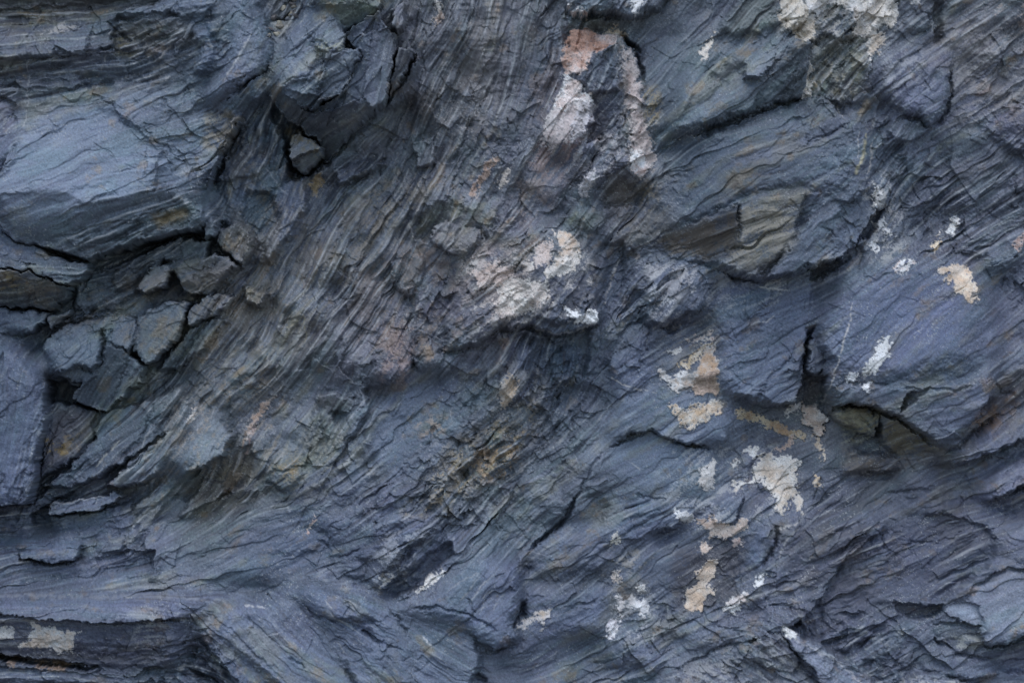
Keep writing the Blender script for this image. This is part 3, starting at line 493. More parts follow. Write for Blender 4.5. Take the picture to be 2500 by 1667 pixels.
face([(455,1300),(500,1282),(620,1240),(700,1218),(800,1240),(830,1290),(830,1360),(780,1400),(690,1425),(600,1430),(450,1425),(372,1420),(400,1340)], 16, 0.03, 0.16, own=t, rough=0.35, th=22, tint=(0.86,0.9,0.98), soft=24, rnd=(6,10))
face([(700,1300),(780,1290),(800,1320),(740,1350),(660,1345)], 22, 0.05, 0.2, rough=0.3, tint=(0.9,0.95,1.02), soft=12)
face([(640,1150),(740,1120),(830,1110),(900,1150),(880,1210),(830,1240),(740,1250),(700,1215)], 14, 0.05, 0.12, rough=0.7, th=28, tint=(0.95,0.94,1.02), soft=12)
# stepped corner bottom left
face([(-260,1240),(0,1236),(76,1228),(110,1190),(190,1190),(150,1215),(110,1235),(75,1290),(70,1320),(-260,1330)], -48, 0.0, -0.1, rough=0.6, th=5, tint=DARK, soft=8)
face([(115,1230),(180,1222),(280,1200),(300,1212),(230,1250),(120,1258)], -14, 0.0, 0.45, rough=0.4, th=12, tint=BLUE, soft=4, crack=(24,9))
face([(115,1262),(225,1253),(310,1225),(340,1260),(300,1320),(200,1310),(125,1310)], -40, 0.0, 0.15, rough=0.7, th=8, tint=(0.9,0.9,0.96), soft=6)
face([(70,1250),(116,1240),(118,1310),(75,1320)], -95, 0, 0, rough=0.4, tint=DARK, soft=5)
t = thing("step_block", "small bluish step-shaped block above the long ledge at lower left", "rock")
face([(42,1322),(73,1312),(184,1304),(198,1331),(184,1369),(115,1376),(50,1360)], 4, 0, 0.22, own=t, rough=0.5, th=5, tint=BLUE, soft=4, rnd=(8,8), crack=(10,7))
face([(-260,1340),(42,1330),(50,1362),(120,1378),(200,1372),(300,1340),(380,1340),(370,1420),(180,1440),(-260,1440)], -14, 0, 0.1, rough=0.9, th=20, tint=(0.88,0.88,0.94), soft=10)
face([(180,1440),(230,1412),(330,1395),(380,1420),(460,1430),(400,1445)], 4, 0, 0.25, rough=0.6, th=18, tint=(1.02,1.06,1.06), soft=8)
t = thing("long_ledge", "long straight beam-like ledge with a pale top running in from the left edge", "rock ledge")
face([(-260,1441),(0,1441),(180,1444),(370,1445),(500,1450),(566,1462),(500,1476),(480,1500),(455,1560),(440,1622),(330,1640),(150,1602),(0,1592),(-260,1588)], 80, -0.02, -0.2, own=t, rough=0.6, th=0, tint=DARK, soft=8, rnd=(5,5))
face([(-260,1441),(0,1441),(180,1444),(370,1445),(500,1450),(566,1462),(500,1476),(480,1498),(300,1513),(150,1504),(0,1492),(-260,1487)], 96, 0.0, 0.34, rough=0.3, th=0, tint=(1.38, 1.37, 1.38), soft=4, part=("top_face", 'pale straight top'))  # tint raised to paint the lit look of the ledge top
face([(-260,1489),(0,1494),(150,1506),(300,1515),(480,1502),(455,1560),(440,1622),(330,1640),(150,1602),(0,1592),(-260,1588)], 80, 0.0, -0.14, rough=0.25, th=0, tint=(0.9, 0.88, 0.92), soft=7, part=("front_face", 'dark concave front'))
face([(0,1550),(200,1560),(340,1570),(440,1580),(330,1640),(150,1602),(0,1592)], 72, 0.0, -0.2, rough=0.3, th=-3, tint=(0.85, 0.8, 0.78), soft=7)
t = thing("lower_ledge", "second narrow ledge in the bottom left corner, under the long ledge", "rock ledge")
face([(-260,1600),(0,1602),(150,1620),(280,1630),(325,1640),(345,1667),(350,1880),(-260,1880)], 70, 0.0, -0.25, own=t, rough=0.6, th=-4, tint=DARK, soft=4, rnd=(5,5), crack=(14,8))
face([(-260,1610),(0,1615),(150,1628),(280,1636),(325,1645),(340,1662),(150,1652),(0,1645),(-260,1640)], 80, 0, 0.30, rough=0.4, th=-4, tint=(1.0,1.04,1.08), soft=5, part=("top_face", None))
face([(345,1640),(440,1622),(480,1570),(520,1600),(620,1700),(600,1880),(350,1880)], 34, -0.1, 0.1, rough=1.3, th=-30, tint=(0.82,0.84,0.9), soft=10)
face([(335,1640),(380,1615),(420,1620),(400,1650),(350,1660)], 50, 0, 0.3, rough=0.6, soft=5, tint=(1.02,1.04,1.06))

# --- bottom middle
t = thing("left_plate", "smooth blue-grey plate sloping down to the right at the bottom, left of centre", "rock slab")
face([(480,1500),(500,1478),(566,1464),(610,1462),(655,1470),(690,1440),(745,1470),(784,1511),(814,1576),(868,1656),(890,1720),(900,1880),(640,1880),(600,1680),(540,1600),(490,1540)], 76, -0.10, 0.16, own=t, rough=0.32, th=-42, tint=(1.1,1.12,1.18), soft=16, rnd=(6, 14))
face([(490,1530),(540,1540),(640,1620),(760,1720),(700,1880),(620,1880),(600,1680),(540,1600)], 66, -0.1, 0.0, rough=0.7, th=-42, tint=(1.0,1.02,1.1), soft=22, part=("striped_flank", None))
face([(590,1462),(640,1462),(652,1480),(600,1484)], 96, 0, 0.4, rough=0.3, tint=(1.2,1.2,1.28), soft=6)
t = thing("middle_plate", "dark blue plate with a V-shaped crack between the two smooth bottom slabs", "rock slab")
face([(692,1425),(770,1412),(814,1430),(900,1460),(947,1476),(990,1540),(1012,1562),(1005,1720),(1000,1880),(905,1880),(892,1720),(868,1652),(816,1574),(786,1509),(742,1463)], 70, 0.02, 0.10, own=t, rough=0.5, th=-35, tint=(0.96,0.98,1.06), soft=16, rnd=(6, 14))
face([(690,1440),(742,1466),(786,1508),(880,1505),(947,1480),(900,1462),(814,1432),(770,1414)], 78, 0.02, 0.22, rough=0.4, th=-20, tint=(0.95,1.0,1.06), soft=22, part=("top_face", None))
t = thing("rounded_plate", "rounded blue-grey plate with white scratches at the bottom, right of centre", "rock slab")
face([(947,1478),(1030,1512),(1080,1512),(1128,1516),(1164,1560),(1178,1588),(1172,1622),(1140,1690),(1120,1880),(1002,1880),(1006,1720),(1012,1562),(992,1540)], 74, 0.03, 0.14, own=t, rough=0.45, th=-30, tint=(1.02,1.05,1.12), soft=16, rnd=(6, 14))
t = thing("pillow_rock", "cushion-like dark blue rock with curved fine lines below the wall's centre", "rock")
face([(1018,1480),(1060,1440),(1094,1411),(1174,1352),(1243,1350),(1274,1374),(1279,1438),(1268,1480),(1252,1507),(1268,1545),(1235,1572),(1212,1578),(1166,1558),(1136,1520),(1070,1500)], 86, 0.03, 0.14, own=t, rough=0.35, th=45, tint=(0.98,1.02,1.1), soft=8, rnd=(30,36), crack=(14, 12))
face([(1008,1478),(1100,1474),(1200,1510),(1220,1530),(1136,1525),(1060,1502)], 92, 0, 0.05, rough=0.5, th=-12, tint=(0.9,0.94,1.0), soft=7, part=("lower_rib", None))
t = thing("round_stone", "small round dark stone above the bottom slabs, with one white dot", "stone")
face([(838,1372),(848,1360),(868,1352),(896,1366),(900,1385),(893,1402),(868,1410),(845,1398)], 46, 0.0, 0.12, own=t, rough=0.3, tint=(0.95,0.94,1.02), soft=3, rnd=(14,16), crack=(14,8))
t = thing("dark_wedge", "dark wedge with a bright mottled right edge, just below the speckled rubble", "rock")
face([(826,1363),(850,1335),(905,1290),(950,1265),(1040,1254),(1068,1262),(1062,1290),(1034,1314),(983,1332),(906,1360)], 48, 0.02, 0.10, own=t, rough=0.5, th=24, tint=(0.85,0.86,0.96), soft=10, rnd=(10,10), crack=(14,9))
face([(1000,1330),(1062,1292),(1070,1262),(1110,1280),(1090,1330),(1030,1390),(960,1440),(930,1420),(960,1370)], 30, 0.0, 0.0, rough=1.2, th=45, tint=(1.0,1.0,1.08), soft=10)
face([(985,1400),(1060,1340),(1100,1320),(1110,1350),(1060,1400),(1000,1440),(940,1470),(925,1450)], 4, 0.0, -0.1, rough=0.8, th=40, tint=DARK, soft=10)
face([(940,1268),(905,1262),(925,1215),(942,1166),(965,1220),(968,1245)], 40, 0.1, 0.1, rough=0.6, tint=PURP, soft=5, rnd=(8,8))
face([(740,1260),(830,1240),(900,1260),(900,1290),(830,1340),(800,1300)], 34, 0.0, 0.1, rough=0.6, th=30, tint=(0.92,0.93,1.02), soft=14, rnd=(6,8))
face([(740,1390),(800,1365),(840,1400),(900,1415),(940,1440),(900,1462),(814,1430),(770,1412)], 36, 0, 0.1, rough=0.9, th=40, tint=(0.95,0.95,1.02), soft=10)
face([(1276,1370),(1300,1340),(1370,1300),(1290,1420),(1282,1500),(1256,1520),(1270,1480),(1280,1440)], -6, -0.2, 0.0, rough=0.6, tint=DARK, soft=8)
t = thing("notched_plate", "dark flat plate above the brown and white curl of crust at bottom centre-right", "rock slab")
face([(1292,1440),(1350,1430),(1480,1418),(1494,1440),(1490,1500),(1470,1545),(1400,1556),(1300,1552),(1268,1510)], 30, 0.0, 0.08, own=t, rough=0.4, th=20, tint=(0.94,0.96,1.06), soft=14, rnd=(8,12))
face([(1292,1345),(1360,1290),(1410,1280),(1490,1300),(1500,1340),(1482,1395),(1400,1400),(1300,1415)], 24, 0.03, 0.10, rough=0.5, th=30, tint=(0.94,0.96,1.02), soft=16)
face([(1640,1350),(1720,1310),(1810,1330),(1810,1420),(1750,1490),(1660,1510),(1620,1440)], 16, 0.02, 0.02, rough=0.4, th=38, tint=(0.72,0.74,0.84), soft=18)
t = thing("folded_rock", "rock with swirling folded layers at the bottom edge, right of centre", "rock")
face([(1640,1634),(1662,1622),(1700,1614),(1770,1620),(1800,1614),(1822,1570),(1855,1532),(1905,1542),(1950,1600),(2000,1650),(2080,1730),(2060,1880),(1560,1880),(1600,1680)], 72, 0.0, 0.16, own=t, rough=0.9, th=-32, tint=(1.25, 1.2, 1.15), soft=10, rnd=(14,16), crack=(10, 8))
face([(1822,1572),(1855,1534),(1905,1544),(1950,1602),(1930,1640),(1870,1620),(1830,1600)], 78, 0.1, -0.1, rough=0.9, tint=(0.86,0.84,0.86), soft=8, part=("dark_facet", None))
t = thing("diagonal_beam", "straight pale-edged diagonal beam of slate descending to the bottom edge at right", "rock")
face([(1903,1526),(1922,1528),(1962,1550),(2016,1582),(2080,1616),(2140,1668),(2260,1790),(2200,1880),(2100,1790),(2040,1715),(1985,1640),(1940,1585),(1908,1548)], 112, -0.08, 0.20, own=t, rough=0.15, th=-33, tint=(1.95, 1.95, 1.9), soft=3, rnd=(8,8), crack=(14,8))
face([(1960,1490),(2100,1490),(2200,1520),(2270,1530),(2260,1570),(2230,1600),(2200,1650),(2150,1680),(2080,1616),(2014,1580),(1960,1548),(1925,1525)], 28, 0.05, 0.08, rough=0.8, th=35, tint=(0.94,0.92,0.98), soft=8)

# ------------------------------------------------------------------ cracks
CRACKS = [
 ([(1585,598),(1640,634),(1722,644),(1745,660),(1800,681),(1850,691),(1900,681),(1975,657),(2045,640),(2100,568)],14,3.5),
 ([(2008,962),(2035,994),(2100,988),(2180,1016),(2245,1060),(2300,1097)],22,7), ([(1212,815),(1290,800),(1356,824),(1400,812),(1455,796)],24,7), ([(1270,1595),(1277,1500),(1284,1440),(1278,1380)],16,9),
 ([(1090,860),(1166,846),(1212,815)],18,6),
 ([(268,250),(290,275),(310,300),(345,330)],10,3), ([(360,310),(385,345),(420,365),(430,385),(478,420)],12,3), ([(365,355),(372,400),(365,450)],7,2.5), ([(310,490),(290,470),(215,500)],5,2.5),
 ([(272,60),(285,78),(310,95),(332,108)],18,5), ([(765,108),(790,112),(820,138),(880,128)],16,4), ([(770,130),(795,155),(790,190)],10,3),
 ([(690,215),(730,205),(770,185)],10,3), ([(820,138),(790,185),(775,245)],12,4), ([(845,150),(860,190),(840,230)],9,3),
 ([(709,370),(760,355)],6,2), ([(714,402),(736,400)],10,3), ([(1160,350),(1130,400),(1110,440),(1095,480)],16,5), ([(1215,185),(1190,225),(1165,260),(1140,330),(1100,400)],14,5),
 ([(1020,20),(1010,80),(1000,130)],12,4), ([(1040,60),(1035,140),(1020,220)],10,5),
 ([(1515,82),(1535,100),(1552,135),(1566,165),(1574,205)],30,5), ([(1500,60),(1480,66),(1460,78)],14,5), ([(1510,300),(1480,325),(1460,345)],12,4), ([(1540,340),(1541,395)],10,3),
 ([(1695,333),(1746,313),(1790,298),(1890,262),(1985,237)],38,6), ([(2060,306),(2035,325),(2005,338),(1985,342)],20,5), ([(1690,330),(1640,345),(1600,370)],8,4), ([(1800,400),(1900,385),(1990,350)],6,3),
 ([(1580,318),(1620,270),(1650,240)],8,4), ([(1935,180),(1968,110)],5,3), ([(2320,165),(2318,230),(2300,285),(2280,312)],26,6), ([(2200,290),(2240,296),(2262,310)],16,4),
 ([(2125,320),(2090,300)],8,3), ([(1990,340),(1960,360)],8,3), ([(1797,530),(1798,570),(1795,605)],5,3), ([(1800,603),(1870,580),(1900,560)],6,3),
 ([(1985,795),(1972,830),(1966,870),(1962,905)],26,6), ([(1860,985),(1852,950),(1875,920),(1920,880),(1940,840)],12,4), ([(2030,935),(2120,932),(2210,948),(2320,950),(2420,925)],12,4),
 ([(2220,950),(2195,990),(2185,1010)],12,4), ([(2440,1010),(2380,1055),(2330,1090),(2300,1105)],26,6), ([(2330,1085),(2400,1040),(2500,985)],14,5),
 ([(1486,1092),(1545,1063),(1590,1051),(1640,1077),(1682,1088),(1735,1095)],34,4.5), ([(1545,1205),(1600,1215),(1630,1222)],10,3), ([(1414,1201),(1380,1260),(1357,1289),(1325,1318),(1292,1340)],34,7),
 ([(1470,1100),(1430,1170),(1414,1201)],14,5), ([(1300,1080),(1340,1010),(1370,960)],14,5), ([(1380,1000),(1340,1080),(1260,1180),(1230,1260)],12,5),
 ([(1897,1289),(1890,1330),(1858,1382)],26,6), ([(1815,1210),(1795,1270)],14,4), ([(2068,1350),(2042,1395),(2014,1427),(1985,1460),(1957,1492)],22,5), ([(1990,1220),(2000,1180),(2005,1160)],14,4),
 ([(1640,1640),(1680,1610),(1750,1580),(1830,1555)],18,5), ([(1820,1560),(1840,1550)],26,7), ([(1920,1525),(1955,1518)],24,5), ([(2160,1205),(2240,1195),(2310,1185)],12,5), ([(2200,1325),(2300,1320),(2350,1300)],10,4),
 ([(2345,1200),(2350,1250),(2380,1290)],8,4), ([(2280,1550),(2330,1590),(2440,1610)],18,5), ([(2398,1572),(2450,1570),(2520,1540)],22,6),
 ([(1006,1480),(1060,1476),(1130,1485),(1190,1515),(1215,1530)],18,5), ([(1137,1450),(1150,1470),(1162,1484)],10,3), ([(745,1470),(775,1500),(800,1505),(850,1508),(930,1510)],14,5), ([(953,1480),(975,1505),(995,1545)],14,5), ([(860,1510),(920,1555),(990,1580)],12,4),
 ([(712,1598),(745,1612),(752,1625)],14,4), ([(845,1622),(862,1650),(878,1675)],16,5), ([(775,1320),(800,1328),(815,1345)],12,5), ([(830,1362),(850,1352),(880,1338)],14,5), ([(1160,1640),(1180,1648),(1185,1660)],24,7), ([(1180,1590),(1230,1578),(1272,1565)],16,5),
 ([(1265,1590),(1300,1592)],8,4), ([(1000,1650),(1060,1600)],5,4),
 ([(250,800),(256,830),(254,870),(236,906)],20,4), ([(255,832),(270,825),(280,805)],14,4), ([(198,890),(206,903),(232,908)],16,5), ([(330,785),(322,860),(296,930),(264,1000)],10,4), ([(335,860),(350,890)],20,5), ([(120,765),(80,760),(0,752)],18,5), ([(0,812),(60,826),(78,815)],18,5),
 ([(75,867),(110,800)],14,5), ([(430,935),(480,943),(520,935)],14,4), ([(560,560),(520,640),(470,740),(440,800)],8,5), ([(560,700),(470,830),(400,930),(380,975)],16,5), ([(790,560),(745,680),(740,720)],10,5), ([(850,540),(815,610),(790,680)],14,5), ([(975,590),(960,640),(930,690)],12,5),
 ([(230,1010),(226,1040),(245,1030)],16,5), ([(380,975),(350,1060),(280,1140)],12,5), ([(420,1000),(370,1080),(310,1150)],10,4), ([(330,1190),(290,1240),(280,1260)],14,5), ([(600,1060),(640,1030),(700,990)],14,7), ([(640,1130),(720,1100),(780,1060)],12,5), ([(610,1170),(700,1150),(760,1130)],14,6),
 ([(480,1500),(470,1540),(455,1570)],10,5), ([(370,1400),(372,1440)],6,2), ([(460,1530),(470,1500),(490,1480)],10,4), ([(500,1480),(570,1530),(640,1600),(720,1667)],8,4), ([(540,1520),(620,1580),(700,1640)],6,4),
 ([(0,452),(20,430),(48,388),(60,350)],14,5), ([(450,0),(440,40)],6,4), ([(110,210),(130,200),(190,205)],14,5), ([(505,70),(540,120),(520,185)],8,8),
 ([(2430,925),(2440,960),(2480,965)],14,5), ([(1420,760),(1460,790)],10,5), ([(1640,800),(1700,780)],10,4), ([(1120,1000),(1180,960),(1220,930)],8,5), ([(1600,450),(1560,560)],6,5),
]
# ------------------------------------------------------------------ stains and mineral bloom: outline, colour, amount, softness, cover, grain
CREAM = (0.56, 0.53, 0.49); WHITE = (0.64, 0.63, 0.62); ORANGE = (0.42, 0.28, 0.17); PINKC = (0.36, 0.25, 0.22); OCH = (0.27, 0.20, 0.10); GREYW = (0.36, 0.36, 0.36)
RUST = (0.20, 0.11, 0.07); INK = (0.055, 0.055, 0.07)
STAINS = [
 ([(2030,1005),(2100,988),(2145,1005),(2235,1050),(2300,1098),(2200,1112),(2140,1075),(2060,1045)], (0.17,0.145,0.085), 0.75, 14, 0.75, 1.0),
 ([(2060,1090),(2300,1105),(2200,1150),(2060,1160)], (0.15,0.125,0.10), 0.6, 20, 0.6, 1.0),
 ([(1800,510),(1950,475),(1925,600),(1850,670),(1760,640)], (0.20,0.178,0.135), 0.55, 22, 0.6, 1.0),
 ([(1605,590),(1700,550),(1790,510),(1790,600),(1720,638),(1640,628)], (0.13,0.105,0.08), 0.75, 14, 0.75, 1.0),
 ([(1120,640),(1260,600),(1420,580),(1460,680),(1450,780),(1300,790),(1150,820)], (0.52,0.49,0.46), 0.8, 25, 0.40, 0.4),
 ([(1180,700),(1320,680),(1340,770),(1220,790)], (0.52,0.48,0.43), 0.75, 25, 0.40, 0.45),
 ([(1340,300),(1460,240),(1560,300),(1580,420),(1430,460),(1320,380)], (0.46,0.44,0.44), 0.7, 25, 0.40, 0.45),
 ([(1500,80),(1560,170),(1570,300),(1595,420),(1540,430),(1520,250)], (0.42,0.36,0.31), 0.6, 16, 0.45, 0.6),
 ([(1060,1090),(1180,1000),(1320,900),(1320,1050),(1200,1180),(1040,1240)], (0.40,0.38,0.36), 0.6, 30, 0.32, 0.35),
 ([(1560,640),(1680,640),(1740,700),(1640,770),(1580,780)], (0.50,0.50,0.51), 0.6, 16, 0.36, 0.45),
 ([(1900,-20),(2180,-20),(2160,90),(2040,110),(1900,80)], (0.50,0.48,0.44), 0.7, 25, 0.40, 0.6),
 ([(2090,420),(2190,430),(2210,640),(2110,640)], (0.48,0.47,0.45), 0.6, 20, 0.36, 0.45),
 ([(1490,1430),(1600,1420),(1600,1560),(1480,1560)], (0.46,0.46,0.47), 0.6, 20, 0.30, 0.4),
 ([(1600,1060),(1900,1080),(1980,1260),(1640,1300)], (0.44,0.44,0.44), 0.5, 40, 0.27, 0.5),
 ([(505,285),(560,275),(592,295),(560,345),(545,375),(500,360)], (0.33,0.29,0.22), 0.7, 10, 0.6, 0.8),
 ([(160,65),(220,55),(200,80),(120,95),(100,110),(110,85)], CREAM, 0.5, 5, 0.4, 0.5),
 ([(660,10),(740,10),(735,60),(690,90),(665,60)], CREAM, 0.4, 10, 0.3, 0.5),
 ([(780,110),(845,100),(845,130),(800,140),(775,130)], (0.36,0.36,0.25), 0.6, 8, 0.5, 0.5),
 ([(290,80),(330,95),(345,150),(290,140)], (0.16,0.14,0.07), 0.7, 12, 0.5, 0.9),
 ([(380,530),(450,515),(470,530),(400,560)], (0.22,0.16,0.08), 0.7, 10, 0.6, 0.9),
 ([(690,290),(780,350),(790,390),(740,370),(690,320)], (0.15,0.115,0.05), 0.7, 15, 0.6, 0.9),
 ([(1290,60),(1350,110),(1380,70),(1350,300),(1290,330),(1260,250)], (0.27,0.20,0.16), 0.3, 20, 0.45, 1.0),
 ([(1320,330),(1400,300),(1450,250),(1460,370),(1400,450),(1330,440),(1290,400)], PINKC, 0.6, 25, 0.45, 0.8),
 ([(1510,100),(1560,180),(1570,300),(1590,420),(1530,400),(1530,250)], (0.33,0.27,0.22), 0.7, 14, 0.6, 0.7),
 ([(1555,220),(1600,215),(1620,270),(1590,330),(1565,290)], (0.28,0.22,0.12), 0.7, 12, 0.55, 0.8),
 ([(1570,440),(1605,450),(1600,540),(1570,520)], (0.30,0.24,0.16), 0.6, 14, 0.5, 0.8),
 ([(1100,620),(1200,600),(1300,590),(1300,760),(1220,800),(1130,800)], (0.36,0.28,0.25), 0.42, 25, 0.45, 0.5),
 ([(1130,640),(1260,600),(1300,650),(1240,720),(1150,700)], (0.38,0.28,0.22), 0.4, 20, 0.38, 0.45),
 ([(1110,1090),(1220,1010),(1310,980),(1300,1060),(1260,1150),(1170,1180),(1090,1250),(990,1250),(1010,1200)], (0.38,0.30,0.18), 0.62, 25, 0.40, 0.45),
 ([(1150,1100),(1270,1050),(1270,1150),(1170,1180)], (0.42,0.27,0.13), 0.6, 20, 0.36, 0.5),
 ([(1200,880),(1290,860),(1330,960),(1320,1010),(1230,1000)], GREYW, 0.45, 20, 0.4, 0.4),
 ([(1000,1020),(1110,1010),(1080,1060),(1030,1070)], (0.40,0.30,0.22), 0.55, 12, 0.36, 0.45),
 ([(930,800),(1020,800),(1000,930),(930,930)], (0.38,0.27,0.25), 0.45, 14, 0.45, 0.5),
 ([(1030,845),(1060,840),(1070,880),(1040,880)], (0.32,0.22,0.14), 0.6, 10, 0.5, 0.6),
 ([(1580,660),(1650,640),(1700,680),(1640,760),(1590,780)], (0.40,0.39,0.40), 0.55, 16, 0.45, 0.5),
 ([(1810,500),(1950,480),(1920,600),(1830,640),(1780,640)], (0.26,0.235,0.18), 0.4, 30, 0.5, 1.0),
 ([(1980,120),(2110,130),(2110,240),(2000,240)], (0.36,0.33,0.24), 0.55, 16, 0.42, 0.5),
 ([(1900,0),(2110,0),(2150,60),(2080,110),(2000,100),(1910,80)], (0.44,0.42,0.36), 0.5, 20, 0.42, 0.5),
 ([(2150,140),(2250,140),(2230,200),(2180,240),(2200,290),(2150,250)], (0.38,0.38,0.39), 0.5, 20, 0.42, 0.5),
 ([(2420,-60),(2600,-60),(2600,120),(2440,100),(2350,60)], (0.38,0.30,0.26), 0.6, 40, 0.5, 1.0),
 ([(2300,80),(2560,60),(2560,260),(2320,330),(2330,180)], (0.33,0.32,0.33), 0.4, 40, 0.45, 0.8),
 ([(2100,420),(2240,440),(2230,600),(2130,640)], GREYW, 0.4, 25, 0.4, 0.5),
 ([(2040,1000),(2140,1010),(2120,1070),(2050,1040)], (0.36,0.34,0.22), 0.4, 14, 0.5, 0.6),
 ([(2060,1050),(2130,1070),(2120,1090),(2060,1080)], (0.4,0.38,0.28), 0.5, 10, 0.45, 0.5),
 ([(1600,780),(1745,720),(1750,960),(1620,940)], (0.32,0.29,0.26), 0.35, 20, 0.4, 0.6),
 ([(1740,660),(1960,680),(1960,740),(1760,760)], (0.42,0.42,0.42), 0.45, 20, 0.30, 0.6),
 ([(2370,1010),(2470,970),(2420,1050),(2370,1060)], (0.22,0.13,0.07), 0.6, 14, 0.5, 0.8),
 ([(110,1075),(155,1075),(160,1110),(115,1105)], (0.30,0.21,0.07), 0.8, 5, 0.5, 0.5),
 ([(150,1060),(225,1050),(190,1100),(150,1100)], (0.26,0.19,0.10), 0.6, 10, 0.42, 0.5),
 ([(0,660),(80,680),(60,720),(0,710)], (0.25,0.19,0.08), 0.6, 12, 0.40, 0.5),
 ([(660,1140),(730,1120),(720,1170),(680,1175)], (0.32,0.22,0.10), 0.75, 14, 0.6, 0.7),
 ([(690,1100),(850,1080),(900,1120),(830,1180),(700,1190)], (0.24,0.235,0.18), 0.35, 30, 0.45, 0.8),
 ([(600,830),(760,770),(740,850),(640,900)], (0.28,0.26,0.22), 0.4, 20, 0.45, 0.6),
 ([(900,450),(1050,420),(1040,540),(880,600)], (0.31,0.28,0.25), 0.5, 40, 0.5, 0.8),
 ([(330,1480),(400,1500),(420,1560),(340,1570)], (0.34,0.35,0.35), 0.5, 18, 0.42, 0.4),
 ([(30,1600),(180,1610),(170,1630),(30,1620)], (0.34,0.22,0.13), 0.6, 6, 0.5, 0.5),
 ([(950,1290),(1050,1290),(1000,1390),(930,1440),(880,1420)], (0.40,0.41,0.44), 0.5, 24, 0.40, 0.5),
 ([(1660,1620),(1900,1560),(2000,1680),(1640,1690)], (0.36,0.35,0.34), 0.45, 25, 0.45, 0.5),
 ([(2200,1650),(2330,1650),(2360,1680),(2190,1690)], (0.5,0.48,0.43), 0.65, 10, 0.5, 0.5),
 ([(2290,1550),(2380,1530),(2390,1570),(2330,1580)], (0.4,0.4,0.35), 0.5, 10, 0.5, 0.5),
 ([(1490,1360),(1560,1340),(1600,1370),(1530,1400)], (0.40,0.36,0.30), 0.5, 10, 0.4, 0.5),
 ([(450,390),(500,420),(480,480),(440,480)], (0.36,0.35,0.36), 0.4, 15, 0.4, 0.5),
 ([(1230,440),(1330,380),(1350,500),(1280,560)], (0.33,0.25,0.21), 0.45, 25, 0.42, 0.6),
 ([(540,940),(640,930),(700,970),(600,1040)], (0.27,0.25,0.22), 0.35, 25, 0.45, 0.6),
]
VEIN = (0.42, 0.42, 0.42)
